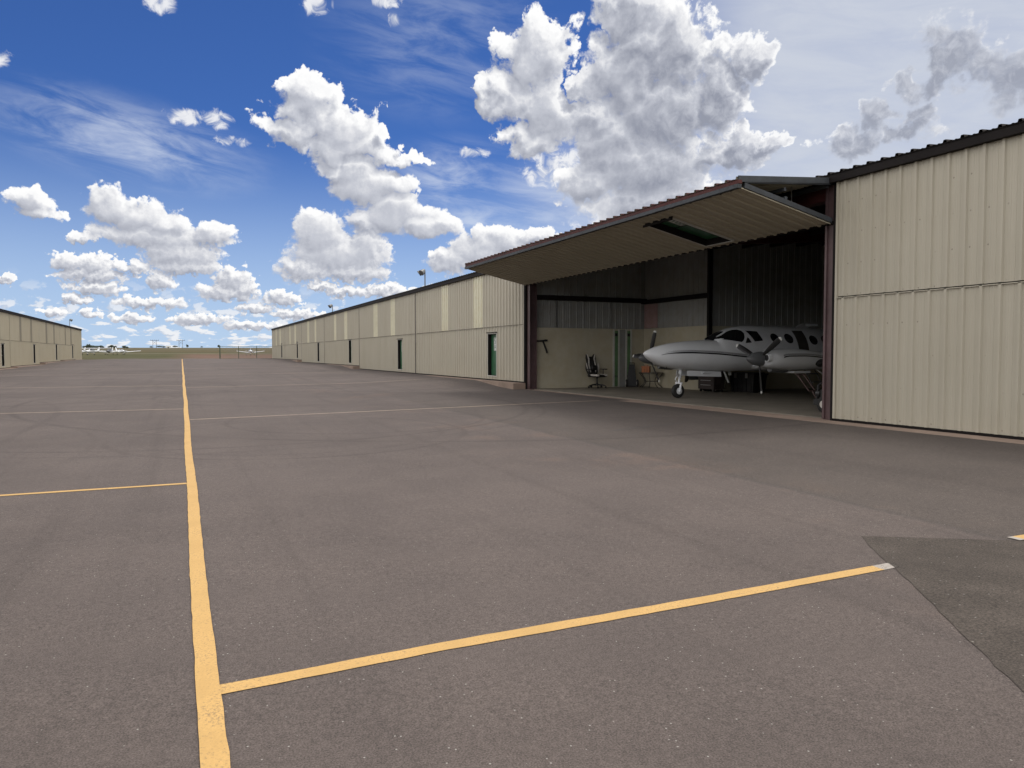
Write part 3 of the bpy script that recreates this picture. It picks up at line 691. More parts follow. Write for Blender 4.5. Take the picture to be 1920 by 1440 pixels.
    for P, L, dp in ((Pu, LU, .07), (Pl, LL, .10)):              # end channels and stiffeners, inside the fold
        for a in (y0, y1-.07): pbox(fr, P, a, a+.07, 0, L-.10, -dp, -.004)
        if P is Pu:
            for a in (y0-.014, y1+.002): pbox(fr, P, a, a+.012, 0, L+.06, -.05, .066)
        for a in np.arange(y0+1.4, y1-.5, 1.43): pbox(fr, P, a, a+.05, .05, L-.12, -.12, -.02)
        pbox(fr, P, y0+.075, y1-.075, 0, .06, -.12, -.01); pbox(fr, P, y0+.075, y1-.075, L*.5-.03, L*.5+.03, -.19, -.125)
    d = fr.build('bifold_door', M['channel'], root); d['label'] = 'bifold door raised open and folded outwards'
    u = MB(); corr(u, Pu, y0, y1, 0, LU+.09, 1.15); u.build('upper_panel', M['siding'], d)
    u = MB(); corr(u, lambda a, bb, dd: Pu(a, bb, dd+.004), y0-.01, y1+.01, LU-.10, LU+.094, 1.15); u.build('fold_cap', M['red'], d)
    l = MB(); wa0, wa1, wb0, wb1 = 13.42, 14.32, .22, 1.98
    corr(l, Pl, y0, wa0-.05, 0, LL-.05); corr(l, Pl, wa1+.05, y1, 0, LL-.05); corr(l, Pl, wa0-.05, wa1+.05, 0, wb0-.05); corr(l, Pl, wa0-.05, wa1+.05, wb1+.05, LL-.05)
    l.build('lower_panel', M['siding2'], d)
    walk_door(d, Pl, wa0, wa1, wb0, wb1, '23')
    e = MB(); e.box(9.61, 9.70, y0-.02, y1+.02, 4.775, 4.845); e.cur = 1; e.box(9.585, 9.69, y0-.02, y1+.02, 4.69, 4.765)
    e.build('fold_beam', [M['red'], M['channel']], d)
    e = MB(); pbox(e, Pl, y0, y1, -.05, -.004, -.05, .02); e.build('bottom_seal', M['dark'], d)
    for y in (11.35, 15.8, 20.2, 24.4):
        c = MB(); c.tube([(11.62, y, 4.40), (11.62, y, 5.06)], .012, 6); c.build('lift_cable', M['steel'], d)

def left_row():
    X, s = LW, 1
    root = thing('hangar_row', 'tan ribbed hangar row on the left with every bifold door closed', 'hangar', (X, 60, 0))
    TOP, SEAM, EAVE = 5.00, 2.72, 5.14
    roof_and_shell(root, X, s, 4.2, 121.4, EAVE, 24.6, M['siding2'], (4.2, 121.4))
    bays = [(4.2,18.0,-.05,'41'),(18.0,31.9,.08,'42'),(31.9,45.7,.2,'43'),(45.7,59.5,.3,'44'),(59.5,73.3,.40,'45'),(73.3,87.1,.50,'48'),(87.1,101.0,.70,'51'),(101.0,114.7,.81,'52')]
    for y0, y1, F, tx in bays:
        closed_bay(root, X, s, y0, y1, F, TOP, SEAM, (y1-3.35, y1-2.45), ((y0+4.0,y0+5.0),(y0+9.1,y0+10.1)), tx, M['siding2'], M['lite2'])
        c = MB(); c.box(X-.22, X+.52, y0+.005, y1-.005, F-.6, F-.022); c.build('foundation', M['concrete'], root)
        c = MB(); pbox(c, wallmap(X, s), y1-.03, y1+.03, F+.0, TOP, -.12, -.03); c.build('door_post', M['dark'], root)
    m = MB(); corr(m, wallmap(X, s), 114.78, 121.36, .2, TOP); m.build('plain_front_wall', M['siding2'], root)
    c = MB(); c.box(X-.22, X+.2, 114.705, 121.4, .2, .80); c.build('foundation', M['concrete'], root)

def roof_light(x, y, zb, zt, side, label):
    t = thing('roof_light', label, 'floodlight', (x, y, zb), 0, 'floodlights on the hangar roofs')
    m = MB(); m.tube([(x, y, zb-.05), (x, y, zt)], .035, 8); m.box(x-.12, x+.12, y-.12, y+.12, zb-.05, zb+.02); m.build('pole', M['pole'], t)
    for k in (-1, 1):
        h = MB(); cx = x + side*.10; cy = y + k*.16
        h.lathe((cx, cy, zt+.02), (side*.75, k*.25, -.62), [(-.06,.05),(0,.10),(.22,.17),(.26,.175)], 14)
        h.tube([(x, y, zt-.02), (cx, cy, zt+.02)], .02, 6)
        h.build('lamp_head', M['pole'], t)
# ------------------------------------------------------------------ the twin
def smooth_interp(xs, ys):
    xs = np.array(xs, float); ys = np.array(ys, float); d = np.diff(ys)/np.diff(xs); m = np.zeros(len(xs))
    m[1:-1] = np.where(d[:-1]*d[1:] > 0, 2*d[:-1]*d[1:]/(d[:-1]+d[1:]+1e-12), 0); m[0] = d[0]; m[-1] = d[-1]
    def f(x):
        x = min(max(x, xs[0]), xs[-1]); i = min(int(np.searchsorted(xs, x, 'right'))-1, len(xs)-2); h = xs[i+1]-xs[i]; t = (x-xs[i])/h
        return float((2*t**3-3*t**2+1)*ys[i] + (t**3-2*t**2+t)*h*m[i] + (-2*t**3+3*t**2)*ys[i+1] + (t**3-t**2)*h*m[i+1])
    return f
def wing_loft(b, secs, n=14, boot=None):
    """secs: (lead s, chord, y, z, thickness ratio); returns rows; airfoil closed loop"""
    xs = [.5*(1-math.cos(math.pi*i/n)) for i in range(n+1)]
    def yt(x, t): return 5*t*(.2969*math.sqrt(x)-.126*x-.3516*x*x+.2843*x**3-.1015*x**4)
    rows = []
    for le, ch, y, z, t in secs:
        up = [(le+x*ch, y, z+(yt(x, t)*1.15)*ch) for x in xs]; lo = [(le+x*ch, y, z-(yt(x, t)*.85)*ch) for x in xs]
        rows.append(up[::-1] + lo[1:-1])
    k = len(rows[0]); b.add([p for r in rows for p in r], [(i*k+j, i*k+(j+1) % k, (i+1)*k+(j+1) % k, (i+1)*k+j) for i in range(len(rows)-1) for j in range(k)] + [tuple(range(k)), tuple((len(rows)-1)*k+j for j in range(k))])
def wheel(parent, c, r, w, name='wheel', hub='planegrey'):
    m = MB(); c = Vector(c)
    m.lathe(c+Vector((0,-w/2,0)), (0,1,0), [(0,r*.55),(.0,r*.80),(w*.12,r*.95),(w*.35,r),(w*.65,r),(w*.88,r*.95),(w,r*.80),(w,r*.55)], 28)
    o = m.build(name, M['rubber'], parent, True, origin=parent_loc(None))
    h = MB(); h.lathe(c+Vector((0,-w/2-.006,0)), (0,1,0), [(0,.02),(0,r*.46),(.02,r*.54),(w-.008,r*.54),(w+.012,r*.46),(w+.012,.02)], 24)
    h.lathe(c+Vector((0,-w/2-.03,0)), (0,1,0), [(0,.03),(.02,.04),(w+.04,.04),(w+.06,.03)], 12)
    h.build('hub', M[hub], o, True, origin=(0,0,0))
    return o
def prop(parent, c, R_, angs, yscale=1):
    s0, y0, z0 = c; sp = MB()
    sp.lathe((s0-.40, y0, z0), (1,0,0), [(-.06,.004),(-.02,.055),(.06,.11),(.18,.165),(.32,.195),(.42,.205),(.52,.20)], 28)
    o = sp.build('spinner', M['planegrey'], parent, True, origin=(0,0,0))
    for A in angs:
        b = MB(); dr = Vector((0, math.cos(R(A)), math.sin(R(A)))); tn = Vector((0, -math.sin(R(A)), math.cos(R(A))))
        def sec(t):
            r = .12 + (R_-.12)*t; ch = (.07+.08*math.sin(min(t*1.5,1)*math.pi/2))*(1 if t < .86 else 1-.55*((t-.86)/.14)**2); tw = R(52-34*t); th = .030*(1-.75*t)
            ax = tn*math.cos(tw) + Vector((1,0,0))*math.sin(tw); nn = dr.cross(ax)
            return [Vector(c) + dr*r + ax*(ch*.5*math.cos(q)) + nn*(th*math.sin(q)) for q in [2*math.pi*k/10 for k in range(10)]]
        N_ = 12; vs = [p for i in range(N_) for p in sec(i/(N_-1)*.93)]
        b.add(vs, [(i*10+k, i*10+(k+1) % 10, (i+1)*10+(k+1) % 10, (i+1)*10+k) for i in range(N_-1) for k in range(10)] + [tuple((N_-1)*10+k for k in range(10))])
        b.cur = 1
        vs = [p for i in range(4) for p in sec(.93+.07*i/3)]
        b.add(vs, [(i*10+k, i*10+(k+1) % 10, (i+1)*10+(k+1) % 10, (i+1)*10+k) for i in range(3) for k in range(10)] + [tuple(30+k for k in range(10))])
        b.build('propeller_blade', [M['black'], M['sign']], parent, True, origin=(0,0,0))
    return o
def twin():
    t = thing('twin_engine_airplane', 'white twin propeller airplane with black stripes parked nose out in the open hangar', 'airplane', (12.47, 17.84, .21), R(1.5))
    B = lambda mb, name, m, parent=t, sm=True: mb.build(name, m, parent, sm, origin=(0,0,0))
    S  = [0,.10,.30,.70,1.3,2.0,2.5,3.0,3.5,4.2,5.0,6.5,7.5,9.0,10.6,11.0]
    top= smooth_interp(S, [1.352,1.43,1.51,1.62,1.71,1.765,1.79,1.82,1.84,1.85,1.85,1.85,1.84,1.80,1.70,1.64])
    bot= smooth_interp(S, [1.338,1.25,1.125,.965,.875,.83,.81,.80,.80,.80,.80,.84,.97,1.22,1.48,1.55])
    wid= smooth_interp(S, [.006,.10,.215,.375,.505,.605,.66,.70,.72,.73,.73,.69,.58,.36,.12,.04])
    cab= smooth_interp([2.35,2.6,2.9,3.2,3.6,4.1,5.0,6.5,7.5,9.0,10.6,11.0], [1.0,1.88,2.03,2.14,2.22,2.26,2.26,2.26,2.20,2.0,1.74,1.66])
    def tp(s): return max(top(s), cab(s)) if s > 2.35 else top(s)
    def pt(s, a):
        """a: 0 = belly ... pi = top, on the -y side; mirrored past pi"""
        zt, zb, w = tp(s), bot(s), wid(s); zc = zb + (min(zt, top(s))-zb)*.47
        hb = zc-zb; ht = zt-zc; sn, cs = math.sin(a), -math.cos(a)
        n = 2.25 if cs < 0 else 2.15
        yy = -w*math.copysign(abs(sn)**(2/n), sn); zz = zc + (ht if cs > 0 else hb)*math.copysign(abs(cs)**(2/n), cs)
        if cs > 0 and zt > top(s)+.02:                           # cabin sides lean in above the shoulder
            yy *= 1 - .17*((zz-zc)/ht)**2 * min((zt-top(s))/.35, 1)
        return (s, yy, zz)
    ss_ = sorted(set(list(np.linspace(0, .6, 14)) + list(np.linspace(.6, 4.4, 46)) + list(np.linspace(4.4, 11.0, 30))))
    f = MB(); na = 44
    f.add([pt(s, 2*math.pi*k/na) for s in ss_ for k in range(na)], [(i*na+k, i*na+(k+1) % na, (i+1)*na+(k+1) % na, (i+1)*na+k) for i in range(len(ss_)-1) for k in range(na)] + [tuple(range(na)), tuple((len(ss_)-1)*na+k for k in range(na))])
    body = B(f, 'fuselage', M['plane'])
    def side(s, z, off=.005, sg=-1):
        """point on the fuselage side at station s and height z"""
        lo, hi = .02, math.pi-.02
        for _ in range(40):
            md = (lo+hi)/2
            if pt(s, md)[2] < z: lo = md
            else: hi = md
        p = Vector(pt(s, lo)); e = Vector(pt(s, lo+.03)); g2 = Vector(pt(s+.03, lo)); n = (e-p).cross(g2-p).normalized()
        if n.y > 0 and abs(n.y) > .05: n = -n
        if n.z < 0 and abs(n.y) < .3: n = -n
        p = p + n*off
        return (p.x, p.y if sg < 0 else -p.y, p.z)
    def patch(b, q, nu=10, nv=8, off=.005, sg=-1):
        """q: four corners (s, z) in order"""
        def fn(u, v):
            s = (q[0][0]*(1-u)+q[1][0]*u)*(1-v) + (q[3][0]*(1-u)+q[2][0]*u)*v; z = (q[0][1]*(1-u)+q[1][1]*u)*(1-v) + (q[3][1]*(1-u)+q[2][1]*u)*v
            return side(s, z, off, sg)
        b.grid(fn, nu, nv)
    def oval(b, s, z, rs, rz, off, sg, n=24):
        c = [side(s, z, off, sg)]; vs = c + [side(s+rs*k*math.cos(2*math.pi*i/n), z+rz*k*math.sin(2*math.pi*i/n), off, sg) for k in (.5, 1) for i in range(n)]
        b.add(vs, [(0, 1+i, 1+(i+1) % n) for i in range(n)] + [(1+i, 1+n+i, 1+n+(i+1) % n, 1+(i+1) % n) for i in range(n)])
    def poly(b, pts, off, sg):
        n = len(pts); cx = sum(p[0] for p in pts)/n; cz = sum(p[1] for p in pts)/n; K_ = 6
        vs = [side(cx, cz, off, sg)] + [side(cx+(p[0]-cx)*k/K_, cz+(p[1]-cz)*k/K_, off, sg) for k in range(1, K_+1) for p in pts]
        b.add(vs, [(0, 1+i, 1+(i+1) % n) for i in range(n)] + [(1+(k-1)*n+i, 1+k*n+i, 1+k*n+(i+1) % n, 1+(k-1)*n+(i+1) % n) for k in range(1, K_) for i in range(n)])
    # glazing
    for sg in (-1, 1):
        w = MB()
        poly(w, [(2.50,1.80),(2.62,1.865),(2.75,1.915),(3.0,2.03),(3.2,2.095),(3.38,2.11),(3.49,2.07),(3.525,1.99),(3.46,1.86),(3.38,1.77),(3.28,1.712),(3.1,1.735),(2.9,1.765),(2.7,1.785)], .006, sg)
        B(w, 'windshield_pane', M['glass'], body)
        w = MB(); patch(w, [(3.80,1.735),(4.15,1.765),(4.07,2.055),(3.64,2.075)], 8, 8, .006, sg); B(w, 'side_window', M['glass'], body)
        w = MB(); patch(w, [(3.41,1.685),(3.66,1.70),(3.60,1.84),(3.56,1.86)], 5, 5, .006, sg); B(w, 'vent_window', M['glass'], body)
        for s in (4.70, 5.30, 6.42, 7.0):
            w = MB(); oval(w, s, 1.84 if s < 6 else 1.80, .185, .155, .006, sg); B(w, 'oval_window', M['glass'], body)
    w = MB()
    def front(u, v):
        s = 2.46 + .50*v; k = (u-.5)*(.66-.20*v)
        z = tp(s); p = pt(s, math.pi - k); return (p[0]-.006, p[1], p[2]+.006)
    w.grid(front, 13, 9); B(w, 'windshield', M['glass'], body)
    # open cabin door: doorway patch painted dark for the shaded interior, and the raised upper half
    w = MB(); patch(w, [(5.63,1.30),(6.10,1.30),(6.10,2.10),(5.63,2.10)], 6, 10, .007, -1); B(w, 'doorway', M['cabin'], body)
    w = MB()
    def hatch(u, v):
        a = v*1.5; y = -.56 - .42*math.sin(a)*1.05; z = 2.22 + .16*math.sin(a*1.2) - .10*v*v; return (5.60+.54*u, y, z)
    w.grid(hatch, 6, 8); w.grid(lambda u, v: (lambda p: (p[0], p[1], p[2]-.03))(hatch(u, v)), 6, 8); B(w, 'upper_cabin_door', M['plane'], body)
    w = MB()
    for i in range(4): w.box(5.66, 6.06, -.80-.16*i, -.66-.16*i, 1.22-.26*i, 1.25-.26*i)
    w.obox((5.63,-.66,1.22), (.03,0,0), (0,-.60,-.86), (0,.02,.06)); w.obox((6.07,-.66,1.22), (.03,0,0), (0,-.60,-.86), (0,.02,.06)); B(w, 'airstair', M['planegrey'], body, False)
    # stripes along the side
    for sg in (-1, 1):
        for base, th, s0, s1 in ((0.0,.022,.46,8.6),(.045,.007,.60,8.6),(.070,.005,.80,8.6)):
            w = MB(); zc = smooth_interp([.4,.6,.9,1.3,2.2,3.7,6.0,9.0], [1.30,1.345,1.375,1.385,1.355,1.245,1.20,1.36])
            n = 60
            def fs(u, v): 
                s = s0+(s1-s0)*u; return side(s, zc(s)+base+(v-.5)*2*th*min(1, .25+(s-s0)*1.2), .004, sg)
            w.grid(fs, n, 3); B(w, 'stripe', M['stripe'], body)
    # wings with black leading edge boots
    for sg in (-1, 1):
        w = MB(); wing_loft(w, [(3.75,2.1,sg*.2,.96,.16),(3.75,2.05,sg*.72,.97,.16),(3.86,1.75,sg*2.9,1.07,.15),(4.12,1.15,sg*6.1,1.30,.12),(4.3,.8,sg*6.25,1.32,.08)])
        wg = B(w, 'wing', M['plane'])
        w = MB()
        for (l0,c0,y0,z0),(l1,c1,y1,z1) in (((3.86,1.75,2.9,1.07),(4.11,1.17,6.0,1.293)),):
            def bt(u, v):
                k = u*2-1; le = l0+(l1-l0)*v; ch = c0+(c1-c0)*v; x = .10*k*k; yt = 5*(.15-.03*v)*(.2969*math.sqrt(x)-.126*x)*ch*1.06
                return (le-.008+x*ch, sg*(y0+(y1-y0)*v), z0+(z1-z0)*v + (yt*1.15 if k > 0 else -yt*.85))
            w.grid(bt, 15, 8)
        B(w, 'deicing_boot', M['rubber'], wg)
        # nacelle
        yc = sg*2.50; n = MB(); na2 = 32
        NS = [2.16,2.20,2.32,2.6,3.0,3.5,4.2,5.0,5.8,6.5]
        nt = smooth_interp(NS, [1.32,1.37,1.43,1.475,1.495,1.49,1.43,1.36,1.30,1.24]); nb = smooth_interp(NS, [1.08,1.02,.965,.915,.89,.885,.89,.93,1.0,1.10]); nw = smooth_interp(NS, [.20,.28,.36,.42,.44,.44,.42,.36,.22,.05])
        sts = list(np.linspace(2.16, 2.4, 7)) + list(np.linspace(2.5, 6.5, 26))
        def npnt(s, a):
            zt, zb = nt(s), nb(s); e = .8
            return (s, yc + nw(s)*math.copysign(abs(math.cos(a))**e, math.cos(a)), (zt+zb)/2 + (zt-zb)/2*math.copysign(abs(math.sin(a))**e, math.sin(a)))
        n.add([npnt(s, 2*math.pi*k/na2) for s in sts for k in range(na2)], [(i*na2+k, i*na2+(k+1) % na2, (i+1)*na2+(k+1) % na2, (i+1)*na2+k) for i in range(len(sts)-1) for k in range(na2)] + [tuple(range(na2)), tuple((len(sts)-1)*na2+k for k in range(na2))])
        nac = B(n, 'engine_nacelle', M['plane'])
        for k in (-1, 1):                                        # dark cooling inlets either side of the spinner
            q = MB(); q.lathe((2.145, yc+k*.245, 1.235), (1,0,0), [(0,.03),(0,.085),(.05,.105),(.10,.11)], 18); B(q, 'cooling_inlet', M['black'], nac)
            q = MB(); q.lathe((2.20, yc+k*.245, 1.235), (1,0,0), [(-.058,.088),(-.07,.098),(-.06,.112),(0,.125),(.06,.13)], 18, False); B(q, 'inlet_lip', M['plane'], nac)
        q = MB(); q.lathe((2.5, yc, .915), (1,0,-.06), [(0,.03),(0,.07),(.02,.085),(.5,.09),(.7,.05)], 14); B(q, 'oil_scoop', M['planegrey'], nac)
        q = MB(); q.box(3.25, 3.9, yc-sg*0-.20, yc+.20, .80, .86); B(q, 'cowl_flap', M['plane'], nac, False)
        for base, th in ((0,.018),(.04,.006),(.06,.005)):
            for ys in (-1, 1):
                q = MB(); zc2 = smooth_interp([2.55,2.8,3.4,4.4,5.6], [1.235,1.285,1.29,1.225,1.16])
                def nf(u, v):
                    s = 2.62+2.7*u; z = zc2(s)+base+(v-.5)*2*th; zt, zb = nt(s), nb(s); sn = max(-1, min(1, (z-(zt+zb)/2)/((zt-zb)/2)))
                    a = math.copysign(abs(sn)**(1/.8), sn); c_ = math.sqrt(max(0, 1-min(1, a*a))); return (s, yc+ys*(nw(s)*c_**.8+.004), z)
                q.grid(nf, 30, 3); B(q, 'stripe', M['stripe'], nac)
        prop(t, (2.12, yc, 1.21), .97, (24,144,264) if sg < 0 else (4,108,236))
        # main gear: trailing strut, brace, wheel and doors
        g = MB(); yg = sg*2.80
        g.tube([(4.55, yg, 1.0), (4.62, yg, .62), (4.66, yg, .50)], [.055,.05,.045], 10); g.tube([(4.66, yg, .52), (4.88, yg, .27)], .04, 10); g.tube([(4.60, yg, .85), (4.84, yg, .36)], [.022,.018], 8)
        g.tube([(4.55, yg-sg*.6, .98), (4.62, yg, .60)], .025, 8); g.tube([(4.88, yg-.12, .27), (4.88, yg+.12, .27)], .03, 10)
        gs = B(g, 'main_gear_strut', M['steel'])
        wheel(t, (4.88, yg+.0, .272), .27, .19, 'main_wheel')
        q = MB(); q.obox((4.30, yg+sg*.20, .92), (.55,0,0), (0,sg*.02,0), (.06,sg*.10,-.52)); B(q, 'gear_door', M['planegrey'], gs, False)
        q = MB(); q.add([(4.42,yg+sg*.55,.88),(4.98,yg+sg*.55,.88),(4.72,yg+sg*.86,.30),(4.60,yg+sg*.84,.30),(4.42,yg+sg*.57,.88),(4.98,yg+sg*.57,.88),(4.72,yg+sg*.88,.30),(4.60,yg+sg*.86,.30)], [(0,1,2,3),(7,6,5,4),(0,4,5,1),(1,5,6,2),(2,6,7,3),(3,7,4,0)]); B(q, 'gear_door', M['black'], gs, False)
    # nose gear
    g = MB(); sx = 1.32
    g.tube([(sx+.10,0,.95),(sx+.06,0,.62)], [.055,.05], 12); g.tube([(sx+.06,0,.64),(sx+.03,0,.47)], .036, 12); g.box(sx-.03, sx+.09, -.10, .10, .44, .485)
    for k in (-1, 1): g.tube([(sx+.03, k*.105, .46),(sx, k*.115, .34),(sx-.01, k*.11, .215)], [.03,.034,.028], 8)
    g.tube([(sx-.06,0,.66),(sx-.11,0,.57),(sx-.03,0,.48)], .016, 8); g.tube([(sx-.01,-.13,.215),(sx-.01,.13,.215)], .028, 10)
    ng = B(g, 'nose_gear_strut', M['plane'])
    wheel(t, (sx-.01, 0, .216), .215, .15, 'nose_wheel', 'plane')
    q = MB(); q.lathe((sx-.02, -.06, .70), (-1,0,-.1), [(0,.02),(.02,.055),(.06,.06)], 14); B(q, 'taxi_light', M['steel'], ng)
    for k in (-1, 1):
        q = MB(); q.obox((1.46, k*.235, .845), (1.32,0,-.045), (0,k*.018,0), (0,k*.03,-.165)); B(q, 'gear_door', M['plane'], ng, False)
    q = MB(); q.box(2.02, 2.32, -.34, -.255, .76, .80); q.lathe((2.02,-.30,.78), (1,0,0), [(0,.01),(.01,.03),(.3,.03)], 10); B(q, 'pitot_mast', M['plane'], body, False)
    q = MB(); q.obox((2.95, -.18, .80), (.06,0,0), (0,.012,0), (.18,-.02,-.36)); q.obox((3.4, .1, .80), (.10,0,0), (0,.012,0), (.05,0,-.14)); B(q, 'antenna', M['sign'], body, False)
    q = MB(); q.tube([(.78,-.10,.96),(.80,-.12,.90),(.70,-.12,.89)], .012, 6); B(q, 'pitot_tube', M['black'], body, False)
    # tail
    q = MB()
    q.add([(8.6,-.05,1.95),(10.9,-.02,1.70),(11.15,-.02,3.25),(10.35,-.03,3.30),(8.6,.05,1.95),(10.9,.02,1.70),(11.15,.02,3.25),(10.35,.03,3.30)], [(0,1,2,3),(7,6,5,4),(0,4,5,1),(1,5,6,2),(2,6,7,3),(3,7,4,0)]); B(q, 'tail_fin', M['plane'], t, False)
    q = MB(); wing_loft(q, [(9.9,.85,-2.5,1.85,.09),(9.5,1.3,0,1.75,.10),(9.9,.85,2.5,1.85,.09)]); B(q, 'tailplane', M['plane'])
    return t
# ------------------------------------------------------------------ things in the open hangar
Z0 = (0, 0, 0)
def office_chair():
    t = thing('office_chair', 'black and white swivel chair standing against the cream wall of the open hangar', 'chair', (14.95, 24.50, .21), R(10)); t.scale = (1.13,)*3
    g = MB()
    for k in range(5):
        a = 2*math.pi*k/5 + .3; c, s = math.cos(a), math.sin(a)
        g.tube([(0,0,.12),(c*.16,s*.16,.115),(c*.31,s*.31,.075)], [.035,.028,.018], 8)
    g.lathe((0,0,.08), (0,0,1), [(0,.04),(.08,.045),(.10,.03),(.28,.03),(.29,.05)], 14)
    b = g.build('base', M['black'], t, True, origin=Z0)
    for k in range(5):
        a = 2*math.pi*k/5 + .3; c, s = math.cos(a), math.sin(a); w = MB()
        for d in (-.018, .018): w.lathe((c*.31-s*d-s*.008, s*.31+c*d+c*.008, .032), (-s, c, 0), [(-.01,.012),(-.01,.032),(.01,.032),(.01,.012)], 14)
        w.build('caster', M['rubber'], b, True, origin=Z0)
    def cushion(x0, x1, y0, y1, z0, z1, bev=.045):
        m = MB(); m.box(x0, x1, y0, y1, z0, z1); return m
    def rounded(o, bev=.04):
        md = o.modifiers.new('bevel', 'BEVEL'); md.width = bev; md.segments = 3; return o
    st = rounded(cushion(-.25,.25,-.27,.24,.38,.47).build('seat', M['black'], t, True, origin=Z0))
    rounded(cushion(-.252,-.12,-.275,.10,.40,.485).build('seat_side', M['white'], st, True, origin=Z0), .03); rounded(cushion(.12,.252,-.275,.10,.40,.485).build('seat_side', M['white'], st, True, origin=Z0), .03)
    def slab(out, y, th, lean, m, name, par):
        b = MB(); n = len(out); yy = lambda z: y + (z-.45)*lean
        b.add([(x, yy(z), z) for x, z in out] + [(x, yy(z)+th, z) for x, z in out], [tuple(range(n)), tuple(range(2*n-1, n-1, -1))] + [(i, (i+1) % n, n+(i+1) % n, n+i) for i in range(n)])
        return b.build(name, m, par, False, origin=Z0)
    bk = slab([(-.19,.46),(.19,.46),(.27,.66),(.25,.80),(.19,.90),(.21,1.05),(.17,1.18),(.10,1.10),(-.10,1.10),(-.17,1.18),(-.21,1.05),(-.19,.90),(-.25,.80),(-.27,.66)], .20, .07, .20, M['black'], 'backrest', t)
    for sg in (-1, 1):
        slab([(sg*x, z) for x, z in [(.10,.55),(.13,.55),(.17,.80),(.15,1.02),(.19,1.19),(.15,1.15),(.10,1.02),(.13,.80)]], .175, .03, .20, M['white'], 'backrest_wing', bk)
        slab([(sg*x, z) for x, z in [(.22,.56),(.245,.60),(.29,.78),(.275,.88),(.25,.80)]], .155, .03, .20, M['white'], 'backrest_wing', bk)
        a = MB(); a.tube([(sg*.24,.05,.42),(sg*.33,.05,.45),(sg*.33,.06,.64)], .02, 8); a.box(sg*.33-.045, sg*.33+.045, -.12, .16, .64, .675)
        a.build('armrest', M['black'], t, True, origin=Z0)
    rounded(MB().box(-.11,.11,.13,.21,.62,.80).build('lumbar_cushion', M['black'], t, True, origin=Z0), .03)
def hand_truck():
    t = thing('hand_cart', 'black upright hand cart with a pale hubbed wheel beside the green wall strips', 'cart', (16.75, 24.72, .21), R(-28))
    m = MB(); m.box(-.20,.20,.0,.30,.02,.05)
    m.add([(-.20,.0,.05),(.20,.0,.05),(.11,.10,.92),(-.11,.10,.92),(-.20,.16,.05),(.20,.16,.05),(.11,.17,.92),(-.11,.17,.92)], [(0,1,2,3),(7,6,5,4),(0,4,5,1),(1,5,6,2),(2,6,7,3),(3,7,4,0)])
    m.tube([(-.10,.14,.90),(-.10,.14,.98),(.10,.14,.98),(.10,.14,.90)], .018, 8); m.build('body', M['black'], t, False, origin=Z0)
    for sg in (-1, 1):
        w = MB(); c = Vector((sg*.22, -.03, .155)); w.lathe(c-Vector((.035,0,0)), (1,0,0), [(0,.07),(0,.135),(.02,.155),(.05,.155),(.07,.135),(.07,.07)], 24)
        o = w.build('wheel', M['rubber'], t, True, origin=Z0)
        h = MB(); h.lathe(c-Vector((.042,0,0)), (1,0,0), [(0,.025),(0,.062),(.01,.085),(.074,.085),(.084,.062),(.084,.025)], 20); h.build('hub', M['white'], o, True, origin=Z0)
def console_table():
    t = thing('console_table', 'black wrought iron console table with curved legs against the cream wall', 'table', (17.16, 23.98, .21), R(-52))
    m = MB(); n = 24
    out = [(.50*math.cos(math.pi*k/n), -.30*math.sin(math.pi*k/n)) for k in range(n+1)]
    m.add([(x, y, z) for z in (.585, .61) for x, y in out], [tuple(range(n+1)), tuple(range(2*n+1, n, -1))] + [(i, (i+1) % (n+1), n+1+(i+1) % (n+1), n+1+i) for i in range(n+1)])
    m.build('table_top', M['black'], t, False, origin=Z0)
    f = MB(); f.tube([(.49*math.cos(math.pi*k/n), -.29*math.sin(math.pi*k/n), .555) for k in range(n+1)], .012, 6); f.tube([(.27*math.cos(math.pi*k/n), -.17*math.sin(math.pi*k/n), .25) for k in range(n+1)], .012, 6); f.tube([(-.27,0,.25),(.27,0,.25)], .012, 6)
    f.build('table_rail', M['black'], t, False, origin=Z0)
    for a in (0, math.pi/2, math.pi, math.pi*.25, math.pi*.75):
        c, s = math.cos(a), -math.sin(a)*.6; l = MB()
        l.tube([(c*.47,s*.47,.585),(c*.42,s*.42,.50),(c*.30,s*.30,.36),(c*.26,s*.26,.25),(c*.30,s*.30,.14),(c*.42,s*.42,.04),(c*.46,s*.46,.0)], [.014]*7, 8); l.build('leg', M['black'], t, True, origin=Z0)
    b = thing('wooden_box', 'orange brown wooden box sitting on the black iron table', 'box', (17.0, 24.04, .82), R(-52))
    m = MB(); m.box(-.17,.15,-.20,.0,.0,.20); o = m.build('box_body', M['orange'], b, False, origin=Z0)
    m = MB(); m.box(-.18,.16,-.21,.01,.203,.245); m.box(-.05,.03,-.218,-.21,.16,.215); m.tube([(-.08,-.10,.245),(-.08,-.10,.29),(.06,-.10,.29),(.06,-.10,.245)], .012, 6); m.build('lid', M['orange'], b, False, origin=Z0)
    for k in range(3):
        m = MB(); m.box(-.165+.11*k, -.155+.11*k, -.206, -.2, .01, .19); m.build('slat', M['brown'], b, False, origin=Z0)
